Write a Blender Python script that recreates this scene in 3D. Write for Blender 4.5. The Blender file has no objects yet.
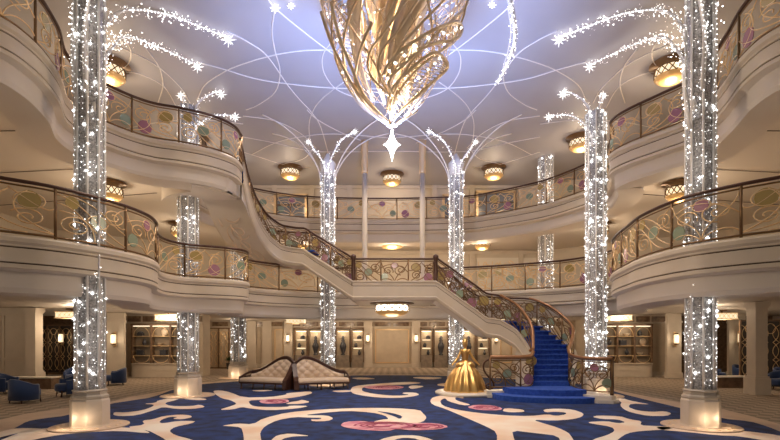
import bpy, bmesh, math, random
from mathutils import Vector, Matrix
from mathutils.geometry import delaunay_2d_cdt
random.seed(7)
C = bpy.context.scene.collection
PI = math.pi
F, CX, HY, H = 465.0, 392.0, 340.0, 2.0      # focal length in px, vanishing point, eye height

# ------------------------------------------------------------------ helpers
def at_z(px, py, z):
    d = F*(z-H)/(HY-py)
    return Vector(((px-CX)/F*d, d, z))
def at_d(px, py, d):
    return Vector(((px-CX)/F*d, d, H+(HY-py)/F*d))

class MB:
    def __init__(s): s.v=[]; s.f=[]; s.m=[]; s.sm=[]
    def add(s, vs, fs, m=0, smooth=False):
        o=len(s.v); s.v+= [tuple(p) for p in vs]
        for f in fs:
            s.f.append(tuple(i+o for i in f)); s.m.append(m); s.sm.append(smooth)
        return s
    def box(s, c, size, m=0, rz=0.0):
        x,y,z=[k/2 for k in size]; cr,sr=math.cos(rz),math.sin(rz); vs=[]
        for dz in (-z,z):
            for dx,dy in ((-x,-y),(x,-y),(x,y),(-x,y)):
                vs.append((c[0]+dx*cr-dy*sr, c[1]+dx*sr+dy*cr, c[2]+dz))
        return s.add(vs,[(3,2,1,0),(4,5,6,7),(0,1,5,4),(1,2,6,5),(2,3,7,6),(3,0,4,7)],m)
    def tube(s, pts, r, n=6, m=0, smooth=True, flat=1.0):
        pts=[Vector(p) for p in pts]; L=len(pts)
        if L<2: return s
        rs = r if isinstance(r,(list,tuple)) else [r]*L
        up=None; vs=[]
        for i,p in enumerate(pts):
            t=(pts[min(i+1,L-1)]-pts[max(i-1,0)])
            if t.length<1e-9: t=Vector((0,0,1))
            t.normalize()
            if up is None:
                ref=Vector((0,0,1)) if abs(t.z)<.9 else Vector((1,0,0))
                up=(ref-t*ref.dot(t)).normalized()
            else:
                up=(up-t*up.dot(t))
                if up.length<1e-6:
                    ref=Vector((0,0,1)) if abs(t.z)<.9 else Vector((1,0,0)); up=ref-t*ref.dot(t)
                up.normalize()
            sd=t.cross(up)
            for k in range(n):
                a=2*PI*k/n
                vs.append(p+sd*(math.cos(a)*rs[i])+up*(math.sin(a)*rs[i]*flat))
        fs=[]
        for i in range(L-1):
            for k in range(n):
                a=i*n+k; b=i*n+(k+1)%n
                fs.append((a,b,b+n,a+n))
        fs.append(tuple(range(n))[::-1]); fs.append(tuple((L-1)*n+k for k in range(n)))
        return s.add(vs,fs,m,smooth)
    def lathe(s, prof, n=24, c=(0,0,0), m=0, smooth=True, wob=None, phase=0.0, mats=None):
        vs=[]; L=len(prof)
        for j,(r,z) in enumerate(prof):
            for k in range(n):
                a=2*PI*k/n+phase; rr=r*(wob(a,z) if wob else 1.0)
                vs.append((c[0]+rr*math.cos(a), c[1]+rr*math.sin(a), c[2]+z))
        for j in range(L-1):
            fs=[]
            for k in range(n):
                a=j*n+k; b=j*n+(k+1)%n
                fs.append((a,b,b+n,a+n))
            if j==0:
                o=len(s.v); s.add(vs,fs,mats[j] if mats else m,smooth); base=o
            else:
                for f in fs:
                    s.f.append(tuple(i+base for i in f)); s.m.append(mats[j] if mats else m); s.sm.append(smooth)
        if prof[0][0]>1e-4: s.f.append(tuple(base+k for k in range(n))[::-1]); s.m.append(mats[0] if mats else m); s.sm.append(False)
        if prof[-1][0]>1e-4: s.f.append(tuple(base+(L-1)*n+k for k in range(n))); s.m.append(mats[-1] if mats else m); s.sm.append(False)
        return s
    def prism(s, poly, z0, z1, m=0):
        n=len(poly)
        a=sum(poly[i][0]*poly[(i+1)%n][1]-poly[(i+1)%n][0]*poly[i][1] for i in range(n))
        if a<0: poly=poly[::-1]
        vs=[(p[0],p[1],z0) for p in poly]+[(p[0],p[1],z1) for p in poly]
        fs=[tuple(range(n))[::-1],tuple(range(n,2*n))]
        for i in range(n): fs.append((i,(i+1)%n,n+(i+1)%n,n+i))
        return s.add(vs,fs,m)
    def gem(s, p, r, m=0):
        x,y,z=p
        return s.add([(x+r,y,z),(x-r,y,z),(x,y+r,z),(x,y-r,z),(x,y,z+r),(x,y,z-r)],
          [(0,2,4),(2,1,4),(1,3,4),(3,0,4),(2,0,5),(1,2,5),(3,1,5),(0,3,5)],m)
    def star(s, p, r, k=.16, m=0):           # a slim many-rayed crystal star
        p=Vector(p); dirs=[(1,0,0),(-1,0,0),(0,0,1),(0,0,-1),(.6,0,.6),(-.6,0,.6),(.6,0,-.6),(-.6,0,-.6),(0,1,0),(0,-1,0)]
        for d in dirs:
            d=Vector(d); ref=Vector((0,1,0)) if abs(d.y)<.5 else Vector((1,0,0))
            t=d.normalized(); u=t.cross(ref).normalized(); w=t.cross(u)
            b=r*k
            s.add([p+u*b,p+w*b,p-u*b,p-w*b,p+d*r],[(0,1,4),(1,2,4),(2,3,4),(3,0,4),(3,2,1,0)],m)
        return s
    def build(s, name, mats, parent=None, kind=None, label=None, loc=None, tri=False):
        me=bpy.data.meshes.new(name); me.from_pydata(s.v,[],s.f)
        for mm in (mats if isinstance(mats,(list,tuple)) else [mats]): me.materials.append(mm)
        me.polygons.foreach_set('material_index',s.m); me.polygons.foreach_set('use_smooth',s.sm)
        me.update()
        bm=bmesh.new(); bm.from_mesh(me)
        ng=[f for f in bm.faces if len(f.verts)>4]
        if ng: bmesh.ops.triangulate(bm,faces=ng,ngon_method='EAR_CLIP')
        if tri: pass
        else: bmesh.ops.recalc_face_normals(bm,faces=bm.faces)
        bm.to_mesh(me); bm.free()
        o=bpy.data.objects.new(name,me); C.objects.link(o)
        if loc: o.location=loc
        if parent: o.parent=parent
        if kind: o['kind']=kind
        if label: o['label']=label
        return o

def thing(name, label, cat, loc=(0,0,0), rz=0.0, group=None, kind='thing'):
    o=bpy.data.objects.new(name,None); C.objects.link(o); o.empty_display_size=.2
    o.location=loc; o.rotation_euler=(0,0,rz); o['label']=label; o['category']=cat
    if kind: o['kind']=kind
    if group: o['group']=group
    return o
def tag(o,label,cat,group=None):
    o['label']=label; o['category']=cat; o['kind']='thing'
    if group: o['group']=group
    return o
def dup(root, loc, rz=0.0, label=None):
    r=root.copy(); C.objects.link(r); r.location=loc; r.rotation_euler=(0,0,rz)
    if label: r['label']=label
    for ch in list(root.children):
        c=ch.copy(); C.objects.link(c); c.parent=r
        for g in ch.children:
            d=g.copy(); C.objects.link(d); d.parent=c
    return r
trim_no=[0]
def trim(mb, m):
    trim_no[0]+=1
    return mb.build('trim_%d'%trim_no[0], m, kind='structure')

def catmull(P, per=8):
    P=[Vector(p) for p in P]; out=[]
    n=len(P)
    for i in range(n-1):
        p0=P[i-1] if i>0 else P[i]*2-P[i+1]; p1=P[i]; p2=P[i+1]; p3=P[i+2] if i+2<n else P[i+1]*2-P[i]
        for k in range(per):
            t=k/per
            out.append(.5*((2*p1)+(p2-p0)*t+(2*p0-5*p1+4*p2-p3)*t*t+(3*p1-p0-3*p2+p3)*t**3))
    out.append(P[-1].copy()); return out
class Path:
    def __init__(s, pts):
        s.p=[Vector(p) for p in pts]; s.s=[0.0]
        for a,b in zip(s.p,s.p[1:]): s.s.append(s.s[-1]+max(1e-9,(Vector((b.x,b.y,0))-Vector((a.x,a.y,0))).length))
        s.L=s.s[-1]
    def at(s, d):
        d=min(max(d,0),s.L); lo,hi=0,len(s.s)-1
        while hi-lo>1:
            m=(lo+hi)//2
            if s.s[m]<=d: lo=m
            else: hi=m
        t=(d-s.s[lo])/(s.s[hi]-s.s[lo]); return s.p[lo].lerp(s.p[hi],t)
    def nor(s, d):
        a=s.at(d-.05); b=s.at(d+.05); t=b-a; t.z=0; t.normalize()
        return Vector((-t.y,t.x,0))
    def sub(s,d0,d1):
        pts=[s.at(d0)]+[s.p[i] for i in range(len(s.p)) if d0+1e-4<s.s[i]<d1-1e-4]+[s.at(d1)]
        return Path(pts)
def offset2(pts, o):
    """shift a plan curve sideways (to the left of travel for positive o)"""
    out=[]; n=len(pts)
    for i,p in enumerate(pts):
        t=pts[min(i+1,n-1)]-pts[max(i-1,0)]; t=Vector((t.x,t.y,0)); t.normalize()
        out.append(Vector((p.x-t.y*o,p.y+t.x*o,p.z)))
    return out

# ------------------------------------------------------------------ materials
def mat(name, col, rough=.5, metal=0.0, emit=None, es=0.0, noise=0.0, nscale=8.0, bump=0.0, col2=None, trans=0.0, sheen=0.0, sampling=True):
    m=bpy.data.materials.new(name); m.use_nodes=True; nt=m.node_tree; b=nt.nodes['Principled BSDF']
    b.inputs['Base Color'].default_value=(*col,1); b.inputs['Roughness'].default_value=rough; b.inputs['Metallic'].default_value=metal
    if trans: b.inputs['Transmission Weight'].default_value=trans
    if sheen: b.inputs['Sheen Weight'].default_value=sheen
    if emit: b.inputs['Emission Color'].default_value=(*emit,1); b.inputs['Emission Strength'].default_value=es
    if noise or bump:
        tc=nt.nodes.new('ShaderNodeTexCoord'); nz=nt.nodes.new('ShaderNodeTexNoise'); nz.inputs['Scale'].default_value=nscale; nz.inputs['Detail'].default_value=5
        nt.links.new(tc.outputs['Object'],nz.inputs['Vector'])
        if noise:
            mx=nt.nodes.new('ShaderNodeMix'); mx.data_type='RGBA'
            c2=col2 or tuple(c*(1-noise) for c in col)
            mx.inputs[6].default_value=(*col,1); mx.inputs[7].default_value=(*c2,1)
            rp=nt.nodes.new('ShaderNodeMapRange'); rp.inputs[1].default_value=.35; rp.inputs[2].default_value=.65
            nt.links.new(nz.outputs['Fac'],rp.inputs[0]); nt.links.new(rp.outputs[0],mx.inputs[0]); nt.links.new(mx.outputs[2],b.inputs['Base Color'])
        if bump:
            bp=nt.nodes.new('ShaderNodeBump'); bp.inputs['Strength'].default_value=bump; bp.inputs['Distance'].default_value=.02
            nt.links.new(nz.outputs['Fac'],bp.inputs['Height']); nt.links.new(bp.outputs['Normal'],b.inputs['Normal'])
    if not sampling: m.cycles.emission_sampling='NONE'
    return m
M={}
M['cream']=mat('cream_plaster',(.60,.52,.43),.55,noise=.06,nscale=3)
M['fascia']=mat('fascia_plaster',(.62,.53,.42),.45,noise=.06,nscale=2)
M['soffit']=mat('soffit_plaster',(.62,.55,.48),.6)
M['ceil']=mat('ceiling_plaster',(.46,.435,.44),.55,noise=.05,nscale=.6)
M['line']=mat('ceiling_moulding',(.86,.80,.72),.35)
M['groove']=mat('bronze_inlay',(.10,.07,.05),.35,metal=.6)
M['handrail']=mat('dark_wood_bronze',(.075,.032,.02),.35,metal=.2)
M['goldrail']=mat('warm_gold_wood',(.34,.17,.08),.3,metal=.4)
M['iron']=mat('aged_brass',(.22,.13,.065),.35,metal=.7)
M['brass']=mat('pale_brass',(.80,.58,.33),.38,metal=.35)
M['gold']=mat('polished_gold',(.90,.74,.53),.3,metal=.95)
M['gold2']=mat('statue_gold',(.78,.50,.19),.3,metal=1.0)
M['mauve']=mat('mauve_glass',(.34,.15,.21),.25)
M['sage']=mat('sage_glass',(.25,.31,.22),.25)
M['olive']=mat('amber_glass',(.40,.29,.10),.25)
M['crystal']=mat('crystal_mesh',(.54,.525,.52),.35,metal=.15,noise=.6,nscale=26)
M['rib']=mat('pearl_rib',(.74,.71,.68),.3)
M['spark']=mat('fairy_light',(1,1,1),.3,emit=(1,.98,.95),es=4,sampling=False)
M['starlight']=mat('star_light',(1,1,1),.3,emit=(1,.99,.97),es=8,sampling=False)
M['onyx']=mat('onyx_plinth',(.66,.57,.48),.35,noise=.1,nscale=4)
M['lampglow']=mat('lamp_glass',(.95,.85,.7),.4,emit=(1,.80,.50),es=.8)
M['whiteglow']=mat('crystal_lamp_glass',(1,.95,.85),.4,emit=(1,.90,.72),es=3.0)
M['amberdish']=mat('amber_dish',(.65,.40,.16),.3,metal=.3,emit=(1,.55,.18),es=.12)
M['wallpanel']=mat('wall_panel',(.56,.46,.35),.6,noise=.08,nscale=3)
M['wallpaint']=mat('wall_paint',(.62,.54,.44),.6,noise=.05,nscale=2)
M['brownmarble']=mat('brown_marble',(.12,.07,.045),.3,noise=.6,nscale=4,col2=(.28,.19,.12))
M['darkwood']=mat('dark_walnut',(.06,.025,.018),.3)
M['brownwood']=mat('brown_walnut',(.20,.12,.07),.4,noise=.4,nscale=6)
M['dark']=mat('dark_recess',(.05,.04,.035),.6)
M['blue']=mat('royal_blue_carpet',(.003,.011,.055),.95,noise=1,nscale=2.6,col2=(.011,.040,.18),bump=.4)
M['stepblue']=mat('stair_blue_carpet',(.014,.060,.33),.95,noise=1,nscale=9,col2=(.030,.095,.46),bump=.4)
M['cswirl']=mat('cream_carpet_pile',(.80,.58,.44),.95,noise=.14,nscale=.8,col2=(.88,.80,.71))
M['border']=mat('carpet_border_pile',(.66,.50,.38),.95,noise=.15,nscale=1.5)
M['pink']=mat('rose_carpet_pile',(.60,.20,.30),.95,noise=.5,nscale=4,col2=(.78,.45,.50))
M['nichebase']=mat('niche_base_stone',(.30,.24,.19),.4,noise=.3,nscale=4)
M['taupe']=mat('taupe_stone',(.42,.36,.30),.4)
M['rose']=mat('deep_rose_pile',(.36,.07,.14),.95)
M['white']=mat('ivory_stone',(.74,.68,.60),.35)
M['chair']=mat('navy_velvet',(.006,.032,.13),.7,sheen=.3)
M['tuft']=mat('champagne_satin',(.68,.54,.42),.5,sheen=.3)
M['button']=mat('tuft_button',(.28,.19,.13),.5)
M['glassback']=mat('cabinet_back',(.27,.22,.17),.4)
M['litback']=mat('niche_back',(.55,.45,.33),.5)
M['nichelight']=mat('niche_light',(1,.9,.7),.4,emit=(1,.85,.6),es=1.6)
M['pot']=mat('dark_ceramic',(.05,.05,.06),.3)
M['palepot']=mat('pale_ceramic',(.55,.46,.36),.3)
M['blueglass']=mat('dusk_glass',(.20,.22,.26),.15)
M['leafgreen']=mat('plant_leaf',(.03,.07,.025),.6)
# chequered hall floor
m=bpy.data.materials.new('taupe_check_carpet'); m.use_nodes=True; nt=m.node_tree; b=nt.nodes['Principled BSDF']; b.inputs['Roughness'].default_value=.9
tc=nt.nodes.new('ShaderNodeTexCoord'); mp=nt.nodes.new('ShaderNodeMapping'); mp.inputs['Rotation'].default_value=(0,0,PI/4)
ck=nt.nodes.new('ShaderNodeTexChecker'); ck.inputs['Scale'].default_value=3.2; ck.inputs['Color1'].default_value=(.38,.30,.23,1); ck.inputs['Color2'].default_value=(.23,.18,.14,1)
nt.links.new(tc.outputs['Object'],mp.inputs['Vector']); nt.links.new(mp.outputs[0],ck.inputs['Vector']); nt.links.new(ck.outputs['Color'],b.inputs['Base Color'])
M['check']=m

# ------------------------------------------------------------------ lights
def point(name, loc, w, col=(1,.80,.58), r=.25):
    l=bpy.data.lights.new(name,'POINT'); l.energy=w; l.color=col; l.shadow_soft_size=r
    o=bpy.data.objects.new(name,l); C.objects.link(o); o.location=loc; return o
WARM=(1,.78,.54)

# ------------------------------------------------------------------ plan curves of the two balconies
L1L=[(-12.5,5.2),(-9.4,7.7),(-7.9,9.2),(-7.2,9.8),(-6.65,10.7),(-6.35,11.8),(-6.5,12.8),(-7.05,13.9),(-7.3,14.9),(-7.0,15.7),(-6.2,16.15),(-5.6,16.5),(-5.33,17.0),(-5.5,17.7),(-5.9,18.6),(-5.3,19.55),(-4.2,20.35),(-3.0,20.85),(-1.6,21.0)]
L1R=[(1.6,21.0),(3.0,20.85),(4.6,20.3),(6.0,19.6),(7.0,18.9),(7.75,17.9),(7.95,16.9),(7.75,16.1),(7.3,15.4),(6.95,14.4),(6.7,13.2),(6.5,12.0),(6.65,10.6),(7.2,9.75),(7.9,9.1),(9.4,7.7),(12.5,5.2)]
L2A=[(-12.5,4.6),(-9.2,7.3),(-7.75,8.7),(-7.5,9.6),(-7.8,10.8),(-8.35,11.9),(-8.4,12.8),(-7.95,13.8),(-7.4,14.4),(-6.7,14.7),(-5.9,15.2),(-5.42,15.9),(-5.4,16.7)]
L2B=[(-6.85,16.8),(-7.5,17.3),(-8.0,18.6),(-8.0,20.0),(-7.6,21.3),(-6.8,22.4),(-5.5,23.3),(-3.7,23.9),(0,24.1),(3.7,23.75),(5.0,23.05),(6.07,22.25),(7.05,21.3),(7.75,20.1),(8.2,19.0),(8.25,17.9),(8.0,17.0),(7.75,16.3),(7.35,15.6),(7.5,14.8),(8.0,13.9),(8.4,13.1),(8.3,12.1),(8.05,11.2),(7.7,10.1),(7.75,9.2),(8.6,7.9),(12.5,4.6)]
Z1,Z2,ZC=4.05,8.15,11.5
def curve(P,z,per=7): return catmull([(x,y,z) for x,y in P],per)
c1L,c1R=curve(L1L,Z1),curve(L1R,Z1); c2A,c2B=curve(L2A,Z2),curve(L2B,Z2)
full1=c1L+c1R; full2=c2A+c2B
OUT=[(17,4),(17,23.2),(9.5,28.6),(-9.5,28.6),(-17,23.2),(-17,4)]
# travel is left -> far -> right, so the slab lies to the LEFT of travel and the atrium to the right
PROF=[(-.25,.07),(.05,.07),(.08,.02),(.08,-.06),(.03,-.11),(.03,-.15),(0,-.155),(0,-.18),(.03,-.185),(.03,-.47),(0,-.475),(0,-.50),(.03,-.505),(.03,-.585),(0,-.60),(-.13,-.64),(-.13,-.98),(-.17,-1.08),(-.95,-1.10),(-.95,-.60)]
DARK={6,10}
def balcony(full,z,name,zc):
    b=MB(); n=len(full)
    rows=[[ (p.x,p.y,z+dz) for p in offset2(full,-o)] for o,dz in PROF]
    for j in range(len(PROF)-1):
        vs=rows[j]+rows[j+1]
        fs=[(i,i+1,n+i+1,n+i) for i in range(n-1)]
        b.add(vs,fs,1 if j in DARK else (2 if 14<=j<=18 else 0),True)
    def sheet(poly,zz,mi):
        n=len(poly)
        v,e,f,_,_,_=delaunay_2d_cdt([Vector(p) for p in poly],[],[list(range(n))],1,1e-5)
        b.add([(p.x,p.y,zz) for p in v],[tuple(q) for q in f],mi)
    E=[(p.x,p.y) for p in offset2(full,.14)]
    sheet(E+OUT,z+.02,3)
    sheet(E+([(22.5,4),(22.5,34.3),(-22.5,34.3),(-22.5,4)] if zc<4 else OUT),zc,2)
    o=b.build(name,[M['fascia'],M['groove'],M['soffit'],M['wallpaint']],kind='structure',tri=True)
    return o
balcony(full1,Z1,'balcony_lower',3.42)
balcony(full2,Z2,'balcony_upper',7.52)
b=MB(); b.prism([(-6.5,15.12),(-5.95,15.5),(-5.6,15.98),(-5.58,16.66),(-6.75,16.72),(-6.9,15.9)],7.02,7.12); trim(b,M['soffit'])

# ------------------------------------------------------------------ floor, ceiling, walls
b=MB(); b.box((0,17,-.05),(50,46,.1)); b.build('floor',M['check'],kind='structure')
b=MB(); b.box((0,17,ZC+.05),(40,36,.1)); b.build('ceiling',M['ceil'],kind='structure')
def wall(name,p,q,z0,z1,th=.2,m='wallpaint'):
    b=MB(); p=Vector((*p,0)); q=Vector((*q,0)); d=q-p; a=math.atan2(d.y,d.x)
    nn=Vector((d.y,-d.x,0)).normalized(); c=(p+q)/2+nn*(-th/2)
    b.box((c.x,c.y,(z0+z1)/2),(d.length,th,z1-z0),0,a)
    return b.build(name,M[m],kind='structure')
wall('wall_left',(-17,4),(-17,23.2),Z1,ZC)
wall('wall_back_left',(-17,23.2),(-9.5,28.6),Z1,ZC)
wall('wall_back',(-9.5,28.6),(9.5,28.6),Z1,ZC)
wall('wall_back_right',(9.5,28.6),(17,23.2),Z1,ZC)
wall('wall_right',(17,23.2),(17,4),Z1,ZC)
wall('wall_ground_back',(-13.4,34),(13.4,34),0,3.42,m='wallpanel')
wall('wall_ground_left',(-22.5,8),(-22.5,27.5),0,3.42,m='wallpanel')
wall('wall_ground_right',(22.5,27.5),(22.5,8),0,3.42,m='wallpanel')
wall('wall_lounge_left',(-22.5,27.5),(-14.6,27.5),0,3.42,m='brownwood')
wall('wall_lounge_right',(14.8,27.5),(22.5,27.5),0,3.42,m='brownwood')
wall('wall_panelled_left',(-22.5,20.6),(-15.95,20.6),0,3.42,m='cream')
for sx in (-1,1):
    wall('wall_corridor_'+('left' if sx<0 else 'right'),*(((-13.4,27.0),(-13.4,34)) if sx<0 else ((13.4,34),(13.4,27.0))),0,3.42,m='wallpanel')
# panel mouldings on the left panelled wall
for x0 in (-19.4,-18.3,-17.2):
    b=MB()
    for z0,z1 in ((.45,1.1),(1.2,3.1)):
        for za in (z0,z1): b.box((x0+.5,20.585,za),(.95,.03,.035))
        for xa in (x0+.03,x0+.97): b.box((xa,20.585,(z0+z1)/2),(.035,.03,z1-z0))
    trim(b,M['fascia'])
# ceiling seam lines under the upper deck, far ceiling cornice
for sx in (-1,1):
    b=MB()
    for k in range(4): b.tube([(sx*17,9+3.4*k,7.50),(sx*8.8,9.6+2.6*k,7.50)],.012,4)
    trim(b,M['groove'])
# wall panels of the upper decks: pilasters and frames
for z0,z1 in ((Z1,7.5),(Z2,ZC)):
    b=MB()
    for x in (-8.6,-7.2,-4.9,-2.6,2.6,4.9,7.9,9.0):
        b.box((x,28.55,(z0+z1)/2),(.28,.20,z1-z0-.02))
    b.box((0,28.55,z1-.12),(18.8,.14,.2)); b.box((0,28.56,z0+.15),(18.8,.09,.26))
    trim(b,M['cream'])
def door(n,x,y,z,w,h,rz=0):
    e=bpy.data.objects.new('door_%d'%n,None); C.objects.link(e); e.location=(x,y,z); e.rotation_euler=(0,0,rz); e['kind']='structure'
    b=MB(); t=.14
    b.box((-w/2,0,h/2),(t,.2,h)); b.box((w/2,0,h/2),(t,.2,h)); b.box((0,0,h),(w+t,.2,t)); b.build('door_frame',M['brass'],e)
    b=MB(); b.box((0,.05,h/2),(w-.12,.06,h-.08)); b.build('door_panel',M['blueglass'],e)
    b=MB(); b.box((0,-.02,h/2),(.08,.1,h-.1)); b.box((0,-.02,h*.78),(w-.1,.1,.06)); b.build('door_mullion',M['brownwood'],e)
door(1,6.35,28.45,Z2,2.3,2.9); door(2,-6.2,28.45,Z2,1.9,2.7)
door(3,3.75,28.45,Z2,1.2,2.7)

# ------------------------------------------------------------------ carpet (pile pattern traced on the floor)
def fl(px,py):
    d=F*H/(py-HY); return ((px-CX)/F*d,d)
OUTER=[(-60,436),(0,420),(25,414),(67,408),(110,402),(130,397),(162,391.5),(203,382.5),(245,379.5),(300,376.5),(345,375),(392,374.7),(440,375),(485,376.5),(538,379.5),(580,382.5),(608,388),(623,391.5),(650,397),(677,402),(722,409),(750,416),(780,424.5),(840,440),(900,480),(392,650),(-120,480)]
BLUE=[(16,428),(27,421.6),(42,419),(67,416),(110,404),(130,401),(153,397.5),(175,389),(203,384),(247,381),(300,377.5),(345,375.6),(392,375.3),(440,375.6),(485,377.5),(537,381),(580,384),(608,389.5),(622,394),(650,401),(677,407.5),(722,419),(750,421.6),(767,426.7),(790,436),(850,480),(392,600),(-70,480),(0,436)]
SW=[
 [(3,440),(25,431),(50,428.5),(90,426.5),(120,428),(140,429),(150,433),(148,434),(120,431.5),(85,433),(60,435.5),(35,440),(20,445),(-10,445)],
 [(0,432.5),(16,428.5),(47,429.3),(30,431.2),(8,436),(-10,441),(-14,438)],
 [(148,431),(125,427.7),(145,425.5),(142,421),(153,420),(163,416.7),(180,415),(191,416),(192,418),(182,420),(172,419.3),(178,417.6),(170,417.4),(162,420),(159,423),(163,424),(178,421.5),(196,421.6),(192,424),(175,427.5),(169,431.6),(175,436),(191,440),(205,446),(170,446),(165,440),(158,436)],
 [(143,404.4),(156,403.2),(157.5,401),(170,398.6),(182,398),(176,400.6),(164,403.5),(170,406.6),(191.7,406.6),(200,405),(206,407.5),(193,409.5),(177,409.6),(163,407.5),(156,410),(137,416),(120,416.8),(113,415.6),(114,412.6),(125,413),(142,411),(153,407),(154,404.9)],
 [(182,399.2),(187,397),(205,399),(207,400.2),(196,400.8)],
 [(213,391.2),(220,390.6),(230,392.5),(243,398),(270,397.5),(287,395),(286,393.5),(310,391.6),(313,393.5),(303,396.5),(287,399),(262,400.3),(248,401),(251,406),(260,407.5),(287,407.5),(290,406),(310,406.3),(298,409),(270,411),(250,409),(242,407.5),(233,410),(218,410.6),(233,406),(237,404),(230,400.4),(222,399),(215,394.5)],
 [(290,402.5),(298,401.5),(302,400),(311,402.5),(300,404.5),(285,404.6)],
 [(221,426.5),(237,424),(253,425),(263,419),(287,413),(320,410),(363,408.3),(397,408.7),(420,410.5),(423,414),(427,418),(423,422.5),(410,425),(380,425),(372,422.5),(383,420),(389,419.7),(385,416),(372,413),(347,411.3),(320,413.7),(303,415.8),(327,415.8),(334,419),(328,421.7),(313,422),(310,420),(320,420),(322,418.3),(310,418.3),(295,417.5),(277,420.8),(265,426.7),(260,433),(261,440),(263,448),(243,448),(244,440),(243,433),(241,428),(230,426.9)],
 [(380,440),(397,436),(417,436),(432,440),(440,446),(425,446),(418,439.6),(405,438.3),(395,440),(390,446),(374,446)],
 [(272,440),(277,436),(290,434),(312,436.7),(295,437),(285,438.7),(281,441),(278,448),(266,448)],
 [(350,391),(353,386.5),(370,384.5),(400,382.5),(413,382),(423,383.4),(405,385),(385,385.5),(372,386),(362,388),(362,391.5),(372,394),(390,396),(402,396),(410,395),(402,394),(404,392.8),(415,392.8),(420,395),(413,397),(397,398.5),(378,398),(362,396),(353,394)],
 [(330,391.3),(350,390.3),(352,392),(340,392.8)],
 [(408,387),(413,385.5),(425,386.5),(418,388.5),(411,389.5)],
 [(350,378.3),(363,377.5),(378,379),(360,380)],[(410,378),(423,377),(445,378),(430,380)],
 [(250,391),(262,390.3),(275,390.6),(262,392)],
 [(430,401),(433,397.5),(447,394.7),(460,394.7),(465,399),(455,397.5),(456,401),(472,405.3),(463,406),(448,401.7),(445,398.4),(440,401),(442,406),(455,410),(477,413.4),(505,416),(530,416.7),(548,414.8),(556,416.5),(566,415),(566,413),(555,412.3),(545,413),(543,410),(557,409),(573,410),(584,414),(582,417.5),(572,420),(553,421.3),(532,420.3),(547,425),(557,428),(568,433),(572,438),(576,446),(562,446),(558,436.5),(537,434),(512,431),(514,440),(518,448),(497,448),(497,433),(487,427.5),(470,420),(447,410),(432,405)],
 [(502,411.5),(505,408.5),(523,410),(525,412.5),(510,413)],
 [(620,406),(622,402),(610,399.6),(623,398.7),(630,401),(640,403),(651,405),(631,404),(628,407.5),(637,411),(652,412.5),(665,411.6),(672,414),(667,416.6),(648,416.6),(631,413),(624,410)],
 [(592,417.5),(598,416),(620,416.7),(630,420),(642,421.7),(640,426),(657,426.7),(670,427.5),(672,430),(640,431.7),(627,434),(618,440),(612,447),(585,447),(593,440),(607,436),(615,431.7),(612,427.5),(590,424),(588,422.5),(607,421.7),(618,424),(626,423),(618,420),(602,419.7)],
 [(655,427),(683,428.4),(705,430),(740,431),(780,436),(800,442),(780,444),(740,437),(717,436),(690,433),(660,430.5)],
]
PK=[[(258,401.2),(270,399.5),(287,399.8),(290,402),(283,404),(263,404.5)],
 [(340,426),(345,422.5),(363,421.7),(373,423.5),(383,425),(397,425),(413,423.7),(437,424),(450,427.5),(438,430.4),(413,431.4),(397,429.7),(388,432),(363,431),(345,428.4)],
 [(362,387.5),(372,385.8),(385,385.8),(400,386.3),(405,388),(395,389.8),(378,390),(368,389)],
 [(466,408),(475,405.3),(493,406),(503,409),(500,411),(480,411)]]
SLIT=[[(375,411.6),(392,413.5),(403,417),(400,420),(394,417),(385,414)]]
def smooth_poly(P):
    n=len(P); out=[]
    for i in range(n):          # one round of corner cutting on the floor plan
        a=Vector(fl(*P[i])); c=Vector(fl(*P[(i+1)%n])); out.append(a.lerp(c,.22)); out.append(a.lerp(c,.78))
    return out
b=MB()
b.prism([fl(*p) for p in OUTER],-.02,.006,0)
def patch(P,z,m,sm=True):
    q=smooth_poly(P) if sm else [Vector(fl(*p)) for p in P]
    n=len(q); a=sum(q[i].x*q[(i+1)%n].y-q[(i+1)%n].x*q[i].y for i in range(n))
    if a<0: q=q[::-1]
    b.add([(p.x,p.y,z) for p in q],[tuple(range(n))],m)
patch(BLUE,.011,1)
for P in SW: patch(P,.016,2)
for P in SLIT: patch(P,.021,1)
for P in PK: patch(P,.021,3)
for cx,cy,rx,ry in ((382,426.5,38,4.2),(425,427.5,20,3),(275,402,12,2),(385,388,16,1.6),(485,408.5,15,2.2)):
    for q in range(5):
        f=.25+.16*q; P=[(cx+rx*f*math.cos(a+q)*1.0,cy+ry*f*math.sin(a+q)) for a in [PI*k/9*1.3 for k in range(10)]]
        w_=[Vector(fl(*p)) for p in P]
        for i in range(9):
            d=(w_[i+1]-w_[i]); nn=Vector((-d.y,d.x)).normalized()*.03
            b.add([(w_[i].x-nn.x,w_[i].y-nn.y,.026),(w_[i+1].x-nn.x,w_[i+1].y-nn.y,.026),(w_[i+1].x+nn.x,w_[i+1].y+nn.y,.026),(w_[i].x+nn.x,w_[i].y+nn.y,.026)],[(0,1,2,3)],4)
o=b.build('carpet',[M['border'],M['blue'],M['cswirl'],M['pink'],M['rose']],tri=True)
tag(o,'royal blue hall carpet with cream scrolls and pink roses','carpet')

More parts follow.
